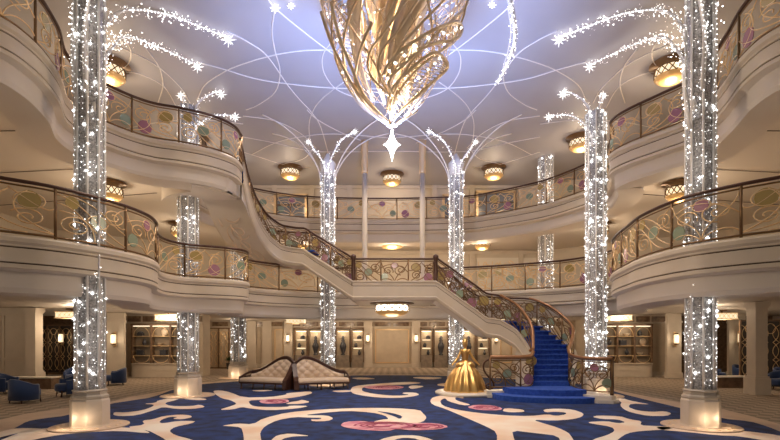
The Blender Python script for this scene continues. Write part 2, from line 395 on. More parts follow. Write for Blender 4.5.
# ------------------------------------------------------------------ columns of fairy lights
def twig(root,pts,dens=16,spread=.14,star=.2):
    p=catmull(pts,6); q=Path(p)
    b=MB(); n=len(p); b.tube(p,[.05-.03*i/(n-1) for i in range(n)],6); br=b.build('branch',M['rib'],root)
    L=sum((p[i+1]-p[i]).length for i in range(n-1)); s=MB()
    for k in range(int(L*dens)):
        t=random.random()**.75; i=min(int(t*(n-1)),n-2); c=p[i].lerp(p[i+1],t*(n-1)-i); w=spread*(.35+.9*t*(1.25-t)*1.6)
        c=c+Vector((random.gauss(0,w),random.gauss(0,w),random.gauss(0,w)-.02))
        if c.z>ZC-.03: c.z=ZC-.03
        s.gem(c,random.choice((.006,.007,.009,.013,.020)))
    for k in range(int(L*9)):
        t=k/(L*9); i=min(int(t*(n-1)),n-2); s.gem(p[i].lerp(p[i+1],t*(n-1)-i)+Vector((0,-.03,-.03)),.018)
    if star: s.star(p[-1]-Vector((0,0,.06)),star,.05)
    o=s.build('fairy_lights',M['spark'],br); o['kind']='stuff'

def column(X,Y,top,r,label,nlights,base=True,flare=False,gs=1.0):
    root=thing('crystal_column',label,'column',(0,0,0),0,'crystal columns of fairy lights')
    root.location=(X,Y,0)
    if base:
        b=MB(); w=.47*r/.345
        b.lathe([(w*1.03,0.0),(w*1.03,.05),(w,.07),(w,.62),(w*.95,.66)],8,phase=PI/8,smooth=False); b.build('plinth',M['onyx'],root)
        b=MB(); b.lathe([(w*.93,.65),(w*.97,.69),(w*.95,.73),(w*.86,.76),(w*.84,.82),(w*.9,.85),(w*.8,.88)],8,phase=PI/8,smooth=False); b.build('base_moulding',M['taupe'],root)
        b=MB(); b.lathe([(w*2.0,0.012),(w*2.0,.035),(w*1.97,.042)],40,smooth=False)
        b.build('base_disc',M['border'],root)
        b=MB()
        for k in range(16):
            a=2*PI*k/16; b.lathe([(.035,.04),(.035,.05)],8,c=(w*1.55*math.cos(a),w*1.55*math.sin(a),0),smooth=False)
        b.build('floor_uplights',M['brass'],root)
    z0=.84 if base else .1
    b=MB(); b.lathe([(r*.92,z0),(r*.92,top)],16,phase=PI/16,smooth=False); b.build('shaft',M['crystal'],root)
    for k in range(8):
        a=2*PI*k/8+PI/8
        b=MB(); b.tube([(r*math.cos(a),r*math.sin(a),z0),(r*math.cos(a),r*math.sin(a),top)],.035*r/.36,5); b.build('rib',M['rib'],root)
    s=MB()
    for k in range(nlights):
        a=random.uniform(0,2*PI); z=random.uniform(z0+.1,top); rr=r*random.uniform(1.0,1.07)
        s.gem((rr*math.cos(a),rr*math.sin(a),z),gs*random.choice((.0045,.005,.006,.008,.010,.014)))
    for k in range(nlights//22):
        a=random.uniform(0,2*PI); s.star((r*1.06*math.cos(a),r*1.06*math.sin(a),random.uniform(z0+.2,top)),.06*gs,.10)
    o=s.build('fairy_lights',M['spark'],root); o['kind']='stuff'
    if flare:
        b=MB(); pr=[]
        pr=[(r*1.02,9.2),(r*1.06,9.5),(r*1.2,9.75),(.42,9.95),(.50,10.2),(.57,10.5),(.63,10.8),(.68,11.1),(.74,11.35),(.85,11.48)]
        b.lathe(pr[:3]+[(r*.7,9.9),(.05,10.2)],20); b.build('capital',M['rib'],root)
        for k in range(4):
            a=math.radians((18,162,200,340)[k]); b=MB(); b.tube(catmull([(q*math.cos(a),q*math.sin(a),z_) for q,z_ in ((r+.01,8.9),(r+.1,9.4),(.75,10.05),(1.3,10.65),(2.0,11.15),(2.8,11.46))],5),.026,5); b.build('vault_rib',M['line'],root)
    return root
cols={}
N=1800
cols['nl']=column(-6.95,10.7,ZC,.295,'large sparkling column at the front left beside the blue armchairs',N)
cols['nr']=column(7.1,10.7,ZC,.295,'large sparkling column at the front right of the hall',N)
cols['ml']=column(-7.28,16.6,10.3,.335,'sparkling column rising beneath the left stair gallery, second from the front',1500)
cols['mr']=column(7.28,16.6,10.1,.335,'sparkling column standing directly behind the right foot of the stairs',2200,gs=1.2)
cols['tl']=column(-8.0,24.2,ZC,.36,'sparkling column left of the sofas, third down the left side',1300,gs=1.3)
cols['tr']=column(8.0,24.2,ZC,.36,'sparkling column behind the balconies at the far right, hidden below by stairs',1300,gs=1.3)
cols['fl']=column(-2.82,20.45,9.5,.30,'slim sparkling column behind the two cream sofas',1500,flare=True,gs=1.2)
cols['fr']=column(2.82,20.45,9.5,.30,'slim sparkling column behind the golden statue',1500,flare=True,gs=1.2)
def local(root,pts): return [Vector(p)-root.location for p in pts]
for sx,k in ((1,'nl'),(-1,'nr')):
    r=cols[k]; X=-6.95
    def mir(P): return [((p[0]*sx) if sx>0 else -p[0]+.1,p[1],p[2]) for p in P]
    twig(r,local(r,mir([(-6.75,10.5,7.2),(-6.9,11.0,8.6),(-7.2,11.7,9.9),(-7.3,12.7,11.0),(-6.6,13.3,11.36),(-5.8,13.9,11.4),(-5.1,14.5,11.42)])),45,.10,.26)
    twig(r,local(r,mir([(-6.7,10.6,6.8),(-6.75,10.9,8.0),(-6.97,11.3,8.8),(-7.2,12.0,9.55),(-7.55,13,10.45),(-7.75,14.1,11.15),(-7.3,15.0,11.36),(-6.65,15.9,11.4)])),40,.09,.24)
    twig(r,local(r,mir([(-7.1,10.5,7.0),(-7.15,10.4,8.6),(-7.2,10.6,10.2),(-7.5,11.4,11.3)])),30,.08,0)
    twig(r,local(r,mir([(-6.85,10.4,7.6),(-6.8,10.3,9.0),(-6.5,10.4,10.4),(-5.9,11.0,11.3)])),30,.08,0)
for sx,k in ((1,'ml'),(-1,'mr')):
    r=cols[k]
    def mir(P): return [(p[0]*sx,p[1],p[2]) for p in P]
    twig(r,local(r,mir([(-7.15,16.5,9.2),(-7.1,16.6,10.1),(-6.95,17.0,10.8),(-6.55,17.4,11.3),(-6.5,17.7,11.4)])),34,.07,.24)
    twig(r,local(r,mir([(-7.4,16.5,9.2),(-7.4,16.6,10.1),(-7.6,16.9,10.8),(-7.9,17.4,11.2)])),30,.06,.22)
    twig(r,local(r,mir([(-7.1,16.4,8.8),(-6.95,16.5,9.5),(-6.5,16.8,10.1),(-5.8,17.2,10.3)])),30,.06,.22)
for sx,k in ((1,'fl'),(-1,'fr')):
    r=cols[k]
    def mir(P): return [(p[0]*sx,p[1],p[2]) for p in P]
    twig(r,local(r,mir([(-2.75,20.1,9.1),(-2.7,20.0,9.6),(-2.2,19.7,10.4),(-1.55,19.5,10.8)])),28,.06,.18)
    twig(r,local(r,mir([(-2.9,20.1,9.1),(-2.95,20.0,9.6),(-3.3,19.8,10.1),(-3.55,19.7,10.45)])),28,.06,.18)
# ceiling strand on the right of the chandelier
st=thing('light_strand','strand of fairy lights trailing across the ceiling right of the chandelier','fairy lights',(3.6,13.6,ZC))
twig(st,[Vector(at_z(x,y,11.42))-st.location for x,y in ((506,-8),(511,10),(514,32),(512,50),(506,66),(497,84))],45,.07,0)

# ------------------------------------------------------------------ ceiling mouldings
LINES=[[(265,-6),(275,8),(300,29),(330,52),(345,62)],[(275,8),(272,31),(275,51),(280,72),(275,92),(258,105),(246,110)],
 [(226,31),(246,41),(267,56),(287.5,85),(300,100),(312,113),(321,128),(330,160)],[(197,62),(226,70),(252,78),(280,83),(330,88),(391,89)],
 [(197,100),(205,85),(226,71),(249,62),(275,55),(300,51),(326,50),(391,49)],
 [(330,44),(324,52),(322,62),(325,75),(336,89),(354,97),(375,102),(391,103)],
 [(344,82),(330,92),(318,103),(312,113),(309,125),(311,143),(318,155),(329,171)],
 [(243,137),(275,143),(305,150),(334,152),(391,151)],[(243,116),(275,121),(300,133),(316,148)],
 [(307,110),(318,120),(340,132),(367,143)],
 [(251,155),(275,143),(300,137),(334,134),(391,138)],[(243,152),(262,158),(282,164),(310,168)],[(282,164),(303,159),(314,148)],
 [(123,38),(131,51),(128,64),(115,71)],[(146,49),(159,67),(163,85),(158,103)],[(115,45),(154,64),(180,87),(190,103)],[(115,71),(139,74),(164,87),(177,108)],
 [(120,130),(160,122),(205,120),(243,124)]]
for L in LINES:
    for mirror in (False,True):
        P=[((783-x) if mirror else x,y) for x,y in L]
        b=MB(); pts=catmull([at_z(x,y,ZC-.012) for x,y in P],5); b.tube(pts,.022,6,flat=.8)
        trim(b,M['line'])

# small flush ceiling stars
for i,(x,y,lab) in enumerate(((291,6,'small crystal star on the ceiling left of the chandelier'),(492,5,'small crystal star on the ceiling right of the chandelier'),(275,8,'brighter ceiling star where two mouldings meet, left of the chandelier'))):
    e=MB(); e.star((0,0,0),.13 if i<2 else .17,.05); o=e.build('ceiling_star',M['starlight'],loc=at_z(x,y,ZC-.1)); tag(o,lab,'star light','ceiling stars')

# ------------------------------------------------------------------ chandelier
CD=11.0
ch=thing('chandelier','huge golden basket chandelier of spiralling ribbons hanging in the atrium','chandelier',(0,CD,0))
RP=[(7.03,.03),(7.2,.22),(7.67,.80),(8.1,1.10),(8.5,1.33),(9.0,1.52),(9.7,1.72),(10.1,1.84),(10.6,1.88),(11.0,1.75),(11.35,1.4)]
def rad(z,k=1.0):
    for (a,ra),(c,rc) in zip(RP,RP[1:]):
        if z<=c: return k*(ra+(rc-ra)*max(0,(z-a))/(c-a))
    return k*RP[-1][1]
def cpt(a,z,k=1.0): r=rad(z,k); return Vector((r*math.cos(a),r*math.sin(a),z))
ZT=11.3
def spiral(a0,tw,k=1.0,z0=7.05,z1=ZT,n=44):
    return [cpt(a0+tw*(t:=i/n)**.85, z0+(z1-z0)*t, k) for i in range(n+1)]
random.seed(3)
for j in range(3):                             # wide lattice ribbons with tubular edges
    a0=2*PI*j/3+.2; tw=2.6; wd=.62
    b=MB(); e1=spiral(a0,tw,1.0); e2=[cpt(a0+wd*min(1,i/44*1.6+.05)+tw*(i/44)**.85,7.05+(ZT-7.05)*i/44,.97) for i in range(45)]
    b.tube(e1,.032,6); b.tube(e2,.032,6); o=b.build('ribbon_edge',M['gold'],ch)
    w=MB(); s=MB()
    for i in range(9,44,1):
        p=e1[i]; q=e2[min(i+1,44)]; mid=p.lerp(q,.5)+Vector((random.uniform(-.05,.05),random.uniform(-.05,.05),random.uniform(-.06,.06)))
        w.tube([p,mid],.011,4); w.tube([mid,q],.011,4)
        if i<43: w.tube([mid,e1[i+1]],.009,4); w.tube([mid,e2[i-1]],.009,4)
        if i%2==0: s.star(mid,.05,.16)
    w.build('lattice',M['brass'],o); g=s.build('star_lights',M['spark'],o); g['kind']='stuff'
for j in range(4):                             # thin inner hoops
    a0=2*PI*j/4+1.6; b=MB(); b.tube(spiral(a0,-1.9,.86,7.3),.028,5); b.build('hoop',M['gold'],ch)
for j in range(10):                            # inner golden leaves
    a0=2*PI*j/10+.2; b=MB(); vs=[]; n=20
    for i in range(n+1):
        t=i/n; z=7.75+(11.1-7.75)*t; k=.42+.16*math.sin(j*2.1); wd=.38*math.sin(PI*min(1,t*1.05+.02))**.7+.02; a=a0+1.5*t
        for s_ in (-1,0,1):
            p=cpt(a+s_*wd,z,k*(1.0 if s_ else 1.18)); vs.append(p)
    fs=[]
    for i in range(n):
        for s_ in (0,1): fs.append((i*3+s_,i*3+s_+1,i*3+s_+4,i*3+s_+3))
    b.add(vs,fs,0,True); o=b.build('leaf',M['gold'],ch,tri=True)
    sm=o.modifiers.new('t','SOLIDIFY'); sm.thickness=.02
b=MB(); 
for j in range(60):
    a=random.uniform(0,2*PI); z=random.uniform(7.6,10.9); p=cpt(a,z,random.uniform(.35,.85)); q=cpt(a+random.uniform(-.7,.7),z+random.uniform(.15,.5),random.uniform(.5,.95)); b.tube([p,q],.010,4)
o=b.build('inner_lattice',M['gold'],ch); o['kind']='stuff'
def onb(px,py,k=1.0):
    d=CD-.6
    for _ in range(4):
        z=H+(HY-py)/F*d; r=rad(z,k); x=(px-CX+.5)/F*d; d=CD-math.sqrt(max(r*r-x*x,.02))
    p=at_d(px,py,d); return Vector((p.x,p.y-CD,p.z))
b=MB()
for sgn in (-1,1):                             # diamond wire net of the basket
    for j in range(13): b.tube(spiral(2*PI*j/13,sgn*1.9,.93,7.5,11.2,20),.011,4)
b.build('wire_net',M['gold'],ch)
FR=[[(389.6,126),(396.6,116),(420,93),(443,73),(447.6,64),(439,54),(430,54),(412,68),(396,84),(389,98),(388,112)],
 [(393,96),(389,81),(404,64),(427,46),(456,39),(462,28),(455,22),(430,32),(405,48),(390,62),(383,76)],
 [(321,12),(331,42),(346,73),(358,93),(373,112),(391,125)],[(331,2),(339,36),(351,66),(361,90),(374,108),(390,124)],
 [(372,22),(362,45),(357,64),(356,85),(369.5,104),(390,124)],[(408,-2),(384,32),(370,52),(369.5,73),(389,96)],[(420,-4),(398,30),(381,52),(379,74),(391,98)],[(448,-4),(420,25),(398,50),(390,74)],
 [(468,-2),(462,20),(452,42)]]
for i,c in enumerate(FR):
    b=MB(); pts=catmull([onb(x,y,1.03) for x,y in c],6); b.tube(pts,.038 if i<5 else .028,7); o=b.build('ribbon_edge',M['gold'],ch)
    if i<2:      # lattice filling the scooped lobes
        wv=MB(); sv=MB(); n=len(pts); 
        for k in range(2,n//2-1):
            p=pts[k]; q=pts[n-1-k]; q2=pts[max(n//2,n-3-k)]
            wv.tube([p,q],.010,4); wv.tube([p,q2],.010,4); (k%3==0) and sv.star(p.lerp(q,.5)+Vector((0,-.03,0)),.05,.2)
        wv.build('lattice',M['gold'],o); g=sv.build('star_lights',M['spark'],o); g['kind']='stuff'
s=MB()
for j in range(150):
    s.gem(cpt(random.uniform(0,2*PI),random.uniform(8.4,11),random.uniform(.45,.95)),random.choice((.010,.014,.02)))
o=s.build('candle_sparks',M['spark'],ch); o['kind']='stuff'
b=MB(); b.tube([(0,0,7.1),(0,0,11.45)],.05,8); b.lathe([(.5,11.4),(.55,11.45),(.3,11.5)],24); b.build('stem',M['gold'],ch)
# pendant star: four long concave points
def star4(r,k,th):
    b=MB(); pts=[]
    for i in range(4):
        a0=i*PI/2
        for t in range(8):
            a=a0+t/8*PI/2; f=abs(math.cos(2*a)); L=r[i%2]*1.0 if t==0 else None
            u=t/8; ra=r[i%2]; rb=r[(i+1)%2]
            P0=Vector((ra*math.cos(a0),ra*math.sin(a0))); P2=Vector((rb*math.cos(a0+PI/2),rb*math.sin(a0+PI/2))); P1=(P0.normalized()+P2.normalized())*k
            pts.append((1-u)**2*P0+2*u*(1-u)*P1+u*u*P2)
    n=len(pts); vs=[(p.x,0,p.y) for p in pts]+[(0,-th,0),(0,th,0)]
    fs=[(i,(i+1)%n,n) for i in range(n)]+[((i+1)%n,i,n+1) for i in range(n)]
    return b.add(vs,fs)
o=star4((.21,.40),.05,.07).build('pendant_star',M['starlight'],ch,loc=(0,0,6.62))
b=MB(); b.tube([(0,0,6.95),(0,0,7.1)],.02,6); b.build('star_hook',M['gold'],ch)

# ------------------------------------------------------------------ balustrades
def spi(cx,cy,r,turns=1.6,a0=0,dirn=1,n=22):
    return [(cx+r*(1-.78*i/n)*math.cos(a0+dirn*2*PI*turns*i/n),cy+r*(1-.78*i/n)*math.sin(a0+dirn*2*PI*turns*i/n)) for i in range(n+1)]
def bez(a,b_,c,d,n=12):
    return [tuple((1-t)**3*a[k]+3*t*(1-t)**2*b_[k]+3*t*t*(1-t)*c[k]+t**3*d[k] for k in (0,1)) for t in [i/n for i in range(n+1)]]
def circ(cx,cy,r,n=14): return [(cx+r*math.cos(2*PI*i/n),cy+r*math.sin(2*PI*i/n)) for i in range(n+1)]
PATS=[]
PATS.append(([spi(.28,.60,.24,1.5,-1.6),spi(.74,.55,.2,1.4,3.6,-1),bez((.5,0),(.45,.5),(.1,.5),(.02,.95)),bez((.5,0),(.55,.5),(.9,.4),(.98,.95)),bez((.5,0),(.35,.25),(.1,.25),(.02,.1)),bez((.5,0),(.65,.25),(.9,.25),(.98,.1)),bez((.02,.5),(.3,.9),(.7,.95),(.98,.7)),circ(.5,.8,.13)],[(.5,.8,.12,'mauve'),(.86,.28,.13,'sage')]))
PATS.append(([bez((.02,.05),(.6,.1),(.9,.5),(.5,.9)),bez((.02,.05),(.4,.3),(.6,.6),(.3,.92)),bez((.98,.05),(.5,.2),(.5,.7),(.85,.9)),spi(.3,.35,.2,1.5,.5),spi(.75,.62,.22,1.6,2.5,-1),circ(.28,.72,.17),bez((.5,.95),(.2,.6),(.1,.5),(.02,.6)),bez((.98,.4),(.8,.1),(.5,.02),(.3,.02))],[(.28,.72,.16,'olive'),(.72,.25,.16,'mauve')]))
PATS.append(([spi(.25,.3,.22,1.7,1.2),spi(.78,.72,.2,1.7,4.2),bez((.0,.95),(.4,.9),(.5,.3),(1,.05)),bez((.0,.75),(.3,.8),(.4,.2),(.8,.02)),bez((.1,.98),(.6,.95),(.7,.5),(1,.35)),bez((.5,.02),(.5,.4),(.3,.6),(.05,.6)),circ(.55,.5,.15),bez((.98,.98),(.6,.7),(.9,.4),(.98,.5))],[(.55,.5,.14,'sage'),(.2,.82,.11,'olive')]))
rail_no=[0]
def balustrade(pts, label, hgt=1.12, name='balustrade', spacing=1.5, group='scrolled brass balustrades', lift=.07, hr='handrail', side=.0, cols_=True, posts_end=(True,True), wire=.016):
    P=Path(offset2([Vector(p) for p in pts],side)); L=P.L
    mid=P.at(L/2); root=thing(name,label,'railing',(mid.x,mid.y,mid.z),0,group)
    o3=Vector(root.location)
    def at(d,h): p=P.at(d); return Vector((p.x,p.y,p.z+lift+h))-o3
    n=max(1,round(L/spacing)); w=L/n; st=max(.12,L/160)
    ds=[L*i/max(2,int(L/st)) for i in range(max(2,int(L/st))+1)]
    b=MB(); b.tube([at(d,hgt) for d in ds],.05,8,flat=.8); b.build('handrail',M[hr],root)
    b=MB(); b.tube([at(d,hgt-.09) for d in ds],.02,4); b.tube([at(d,.06) for d in ds],.025,4); b.build('base_rail',M['iron'],root)
    pb=MB(); pb.tube([(0,0,0),(0,0,hgt)],.03,6); 
    pm=None
    for i in range(n+1):
        if (i==0 and not posts_end[0]) or (i==n and not posts_end[1]): continue
        q=at(i*w,0)
        if pm is None: pm=pb.build('post',M['iron'],root,loc=q)
        else:
            c=pm.copy(); C.objects.link(c); c.parent=root; c.location=q
    vh=hgt-.16
    for i in range(n):
        pat,disc=PATS[(i+rail_no[0])%len(PATS)]; flip=(i%2==1)
        b=MB(); asp=w/vh
        for cv in pat:
            pp=[]
            for u,v in cv:
                u=1-u if flip else u
                u=min(max(u,.01),.99); v=min(max(v,.0),1.0)
                pp.append(at(i*w+u*w,.07+v*vh))
            b.tube(pp,wire,4)
        sp=b.build('scroll_panel',M['iron' if name=='stair_railing' else 'brass'],root)
        if cols_:
            for u,v,r,cm in disc:
                u=1-u if flip else u; d=i*w+u*w; c=at(d,.07+v*vh); nn=P.nor(d); t=Vector((nn.y,-nn.x,0))
                g=MB(); k=14; vs=[]
                for s_ in (-.008,.008):
                    for q in range(k):
                        a=2*PI*q/k; vs.append(c+t*(r*vh*1.3*math.cos(a))+Vector((0,0,r*vh*1.3*math.sin(a)))+nn*s_)
                g.add(vs,[tuple(range(k))[::-1],tuple(range(k,2*k))]+[(q,(q+1)%k,k+(q+1)%k,k+q) for q in range(k)])
                g.build('glass_roundel',M[cm],sp)
    rail_no[0]+=1
    return root
def cut(c,i0,i1): return c[i0*7:i1*7+1]
balustrade(cut(c1L,1,9),'long lower-deck balustrade sweeping in at the near left')
balustrade(cut(c1L,9,14),'short curved lower-deck balustrade on the bulge under the stair gallery')
balustrade(cut(c1L,14,18),'lower-deck balustrade glimpsed beneath the upper stair flight')
balustrade(cut(c1R,0,5),'lower-deck balustrade at the far right behind the stairs')
balustrade(cut(c1R,5,15),'long lower-deck balustrade sweeping in at the near right')
balustrade(cut(c2A,1,6),'upper-deck balustrade in the top left corner of the atrium')
balustrade(cut(c2A,6,12),'upper-deck balustrade curving to the head of the stairs')
balustrade(cut(c2B,0,16),'long far upper-deck balustrade facing down the hall')
balustrade(cut(c2B,16,26),'upper-deck balustrade in the top right corner of the atrium')

# ------------------------------------------------------------------ grand staircase
stair=thing('staircase','grand cream staircase with blue carpeted steps curving down to the hall','staircase',(0,0,0))
NK=10
upF=[(-5.4,16.7,8.15),(-5.42,17.6,7.25),(-5.38,18.6,6.6),(-5.15,19.35,6.12),(-4.7,19.65,5.78),(-4.2,19.6,5.66),(-3.65,19.4,5.58),(-2.6,18.7,4.82),(-1.5,18.0,4.05)]
upB=[(-6.85,16.8,8.15),(-6.9,17.8,7.25),(-6.85,19.0,6.6),(-6.5,20.0,6.12),(-5.7,20.6,5.78),(-4.5,20.6,5.66),(-3.6,20.35,5.58),(-2.6,19.9,4.82),(-1.5,19.4,4.05)]
loF=[(1.7,18.0,4.05),(2.7,17.95,3.32),(3.62,17.9,2.63),(4.15,17.87,2.56),(4.72,17.75,2.2),(5.04,17.5,1.7),(5.14,17.2,1.26),(5.05,16.8,.7),(4.95,16.5,.37)]
loB=[(1.7,19.3,4.05),(2.7,19.3,3.32),(3.62,19.3,2.63),(5.7,19.4,2.56),(6.45,19.0,2.2),(6.88,18.4,1.7),(6.95,17.7,1.26),(6.58,16.95,.7),(6.28,16.5,.37)]
def lin(P,per=NK,soft=True):
    out=catmull(P,per)
    zs=[]
    for i in range(len(P)-1):
        for k in range(per): zs.append(P[i][2]+(P[i+1][2]-P[i][2])*k/per)
    zs.append(P[-1][2])
    # ease the height corners a little
    z2=[sum(zs[max(0,i-1):i+2])/len(zs[max(0,i-1):i+2]) for i in range(len(zs))]; z2[0]=zs[0]; z2[-1]=zs[-1]
    for p,z in zip(out,z2): p.z=z
    return out
uF,uB,lF,lB=lin(upF),lin(upB),lin(loF),lin(loB)
def steps(Fp,Bp,z0,z1,n,mats,name):
    h=(z0-z1)/n
    def tz(z):
        for i in range(len(Fp)-1):
            if Fp[i].z>=z>=Fp[i+1].z and Fp[i].z>Fp[i+1].z: return i+(Fp[i].z-z)/(Fp[i].z-Fp[i+1].z)
        return len(Fp)-1
    def ev(P,t): i=min(int(t),len(P)-2); return P[i].lerp(P[i+1],t-i)
    for k in range(n):
        t0=tz(z0-k*h-1e-5) if k else 0.0; t1=tz(z0-(k+1)*h) if k<n-1 else len(Fp)-1
        zt=z0-(k+.0)*h-h*.0 if k==0 else z0-k*h
        zt=z0-k*h-.0
        ns=max(2,int((t1-t0))+1); pf=[ev(Fp,t0+(t1-t0)*i/ns) for i in range(ns+1)]; pb=[ev(Bp,t0+(t1-t0)*i/ns) for i in range(ns+1)]
        poly=[(p.x,p.y) for p in pf]+[(p.x,p.y) for p in pb[::-1]]
        b=MB(); b.prism(poly,max(zt-h-.22,.0),zt-.02,0)
        if k<n-1:
            tq=t1+.26*(t1-t0); pf=[ev(Fp,t0+(tq-t0)*i/ns) for i in range(ns+1)]; pb=[ev(Bp,t0+(tq-t0)*i/ns) for i in range(ns+1)]
            b.prism([(p.x,p.y) for p in pf]+[(p.x,p.y) for p in pb[::-1]],zt-.06,zt-.012,0)
        b.build('step',mats,stair)
steps(uF,uB,8.15,4.05,22,M['stepblue'],'step')
steps(lF,lB,4.05,.37,20,M['stepblue'],'step')
# landing
b=MB(); land=[(-1.5,18.0),(1.7,18.0),(1.7,21.0),(-1.5,21.0)]
b.prism(land,3.55,4.03,0); b.build('landing',M['fascia'],stair)
# broad bottom steps
s1=[(3.45,16.2),(3.55,15.3),(4.3,14.75),(5.3,14.5),(6.2,14.55),(6.5,15.0),(6.4,16.6),(4.9,16.6)]
s2=[(3.85,16.2),(4.05,15.6),(4.7,15.25),(5.5,15.05),(6.2,15.1),(6.4,15.4),(6.35,16.7),(5.0,16.7)]
b=MB(); b.prism([(p.x,p.y) for p in catmull([(x,y,0) for x,y in s1],5)],.0,.18); b.build('step',M['stepblue'],stair)
b=MB(); b.prism([(p.x,p.y) for p in catmull([(x,y,0) for x,y in s2],5)],.15,.37); b.build('step',M['stepblue'],stair)
# stringers: a moulded band along the edge
SP=[(-.03,.0),(-.03,.24),(.09,.24),(.10,.20),(.06,.16),(.06,.05),(.04,.045),(.04,.025),(.06,.02),(.06,-.36),(.08,-.40),(.05,-.50),(0,-.53)]
def stringer(pts,sgn,parent,name='stringer'):
    b=MB(); n=len(pts); rows=[]
    for o,dz in SP: rows.append([(p.x,p.y,p.z+dz) for p in offset2(pts,-o*sgn)])
    for j in range(len(SP)-1):
        b.add(rows[j]+rows[j+1],[(i,i+1,n+i+1,n+i) for i in range(n-1)],1 if j==6 else 0,False)
    return b.build(name,[M['fascia'],M['groove']],parent,tri=True)
front=uF[:-1]+[Vector((-1.5+3.2*i/10,18.0,4.05)) for i in range(11)]+lF[1:]
stringer(front,1,stair); stringer(uB,-1,stair); stringer(lB,-1,stair)
def ruled(A,B,dz,name,m):
    b=MB(); n=len(A)
    vs=[(p.x,p.y,p.z+dz) for p in A]+[(p.x,p.y,p.z+dz) for p in B]
    b.add(vs,[(i,i+1,n+i+1,n+i) for i in range(n-1)],0,True); return b.build(name,m,stair,tri=True)
b=MB(); n=len(uF); dzs=[-.52-.58*max(0,1-i/14)**2 for i in range(n)]
vs=[(p.x,p.y,p.z+d) for p,d in zip(uF,dzs)]+[(p.x,p.y,p.z+d) for p,d in zip(uB,dzs)]+[(p.x,p.y,p.z-.45) for p in uF]
b.add(vs,[(i,i+1,n+i+1,n+i) for i in range(n-1)]+[(i,i+1,2*n+i+1,2*n+i) for i in range(16)]+[(0,n,2*n)],0,True); b.build('soffit',M['soffit'],stair,tri=True); ruled(lF[:45],lB[:45],-.52,'soffit',M['soffit'])
# painted scrolls on the stair soffit as low relief
b=MB()
for t0,k in ((10,.5),(17,.45),(24,.55),(31,.5),(38,.5)):
    c=uF[t0].lerp(uB[t0],k)
    uu=(uF[min(t0+3,80)]-uF[t0-3]).normalized(); vv=(uB[t0]-uF[t0]).normalized()
    for cv in (spi(0,0,.42,1.4,t0*.3),bez((.4,.1),(.7,.2),(.9,-.3),(1.2,-.1)),bez((-.4,-.1),(-.5,.5),(.1,.6),(.5,.45))):
        b.tube([c+uu*u+vv*v+Vector((0,0,-.53)) for u,v in cv],.035,5,flat=.3)
b.build('soffit_scrollwork',M['tuft'],stair)
# cream wall closing the underside of the last curve
b=MB(); A=lF[40:]; n=len(A)
b.add([(p.x,p.y,p.z-.4) if p.z>.45 else (p.x,p.y,.02) for p in A]+[(p.x,p.y,0) for p in A],[(i,i+1,n+i+1,n+i) for i in range(n-1)])
A=lB[38:]; n=len(A)
b.add([(p.x,p.y,p.z-.4) if p.z>.45 else (p.x,p.y,.02) for p in A]+[(p.x,p.y,0) for p in A],[(i,i+1,n+i+1,n+i) for i in range(n-1)])
b.build('stair_skirt',M['cream'],stair,tri=True)
# plinths of the flared newels
pl=[(5.08,16.95),(4.95,16.5),(4.4,16.25),(3.75,16.05),(3.3,16.1),(3.25,16.45),(3.8,16.65),(4.5,16.95)]
b=MB(); b.prism(pl,0,.24); b.prism([(x+(.08 if x>4 else -.0),y-.06) for x,y in pl],0,.12); b.build('newel_plinth',M['white'],stair)
pr=[(6.25,16.6),(6.22,15.7),(6.2,15.0),(6.45,14.62),(6.85,14.5),(7.1,14.7),(7.05,15.2),(6.8,16.0),(6.55,16.6)]
b=MB(); b.prism(pr,0,.24); b.prism([(6.6+(x-6.6)*1.12,15.4+(y-15.4)*1.08) for x,y in pr],0,.12); b.build('newel_plinth',M['white'],stair)

# railings of the stairs
G='scrolled stair railings'
balustrade(uF,'scrolled railing along the outer edge of the upper stair flight',1.0,'stair_railing',1.15,G,.1,side=.06,cols_=True,wire=.019)
balustrade(uB,'scrolled railing along the rear edge of the upper stair flight',1.0,'stair_railing',1.3,G,.1,side=-.06,wire=.019)
balustrade([Vector((-1.5+3.2*i/10,18.06,4.05)) for i in range(11)],'straight railing along the front of the stair landing',1.0,'stair_railing',1.07,G,.1,wire=.019)
lf2=[p for p in lF]+[Vector((4.75,16.33,.22)),Vector((4.3,16.25,.22)),Vector((3.8,16.2,.22)),Vector((3.42,16.22,.22))]
lf2=lF[:-4]+catmull([lF[-4]]+[(5.0,16.62,.42),(4.85,16.4,.26),(4.5,16.3,.22),(4.0,16.24,.22),(3.42,16.25,.22)],6)[1:]
lb2=lB[:-4]+catmull([lB[-4]]+[(6.3,16.3,.32),(6.33,15.8,.24),(6.45,15.2,.22),(6.7,14.85,.22),(6.98,14.8,.22)],6)[1:]
def rail_stair(pts,label,split):
    r=balustrade(pts,label,1.08,'stair_railing',1.1,G,.08,side=0,wire=.02,hr='handrail')
    return r
ri=rail_stair(offset2(lf2,.05),'scrolled railing down the inner curve of the lower flight beside the statue',0)
ro=rail_stair(offset2(lb2,-.05),'scrolled railing down the outer curve of the lower flight',0)
def golden_cap(root,pts,side,i0):
    o3=Vector(root.location); q=offset2(pts,side)[i0:]
    b=MB(); b.tube([Vector((p.x,p.y,p.z+.08+1.10))-o3 for p in q],.075,8,flat=.7); b.build('handrail_cap',M['goldrail'],root)
golden_cap(ri,lf2,.05,30); golden_cap(ro,lb2,-.05,30)
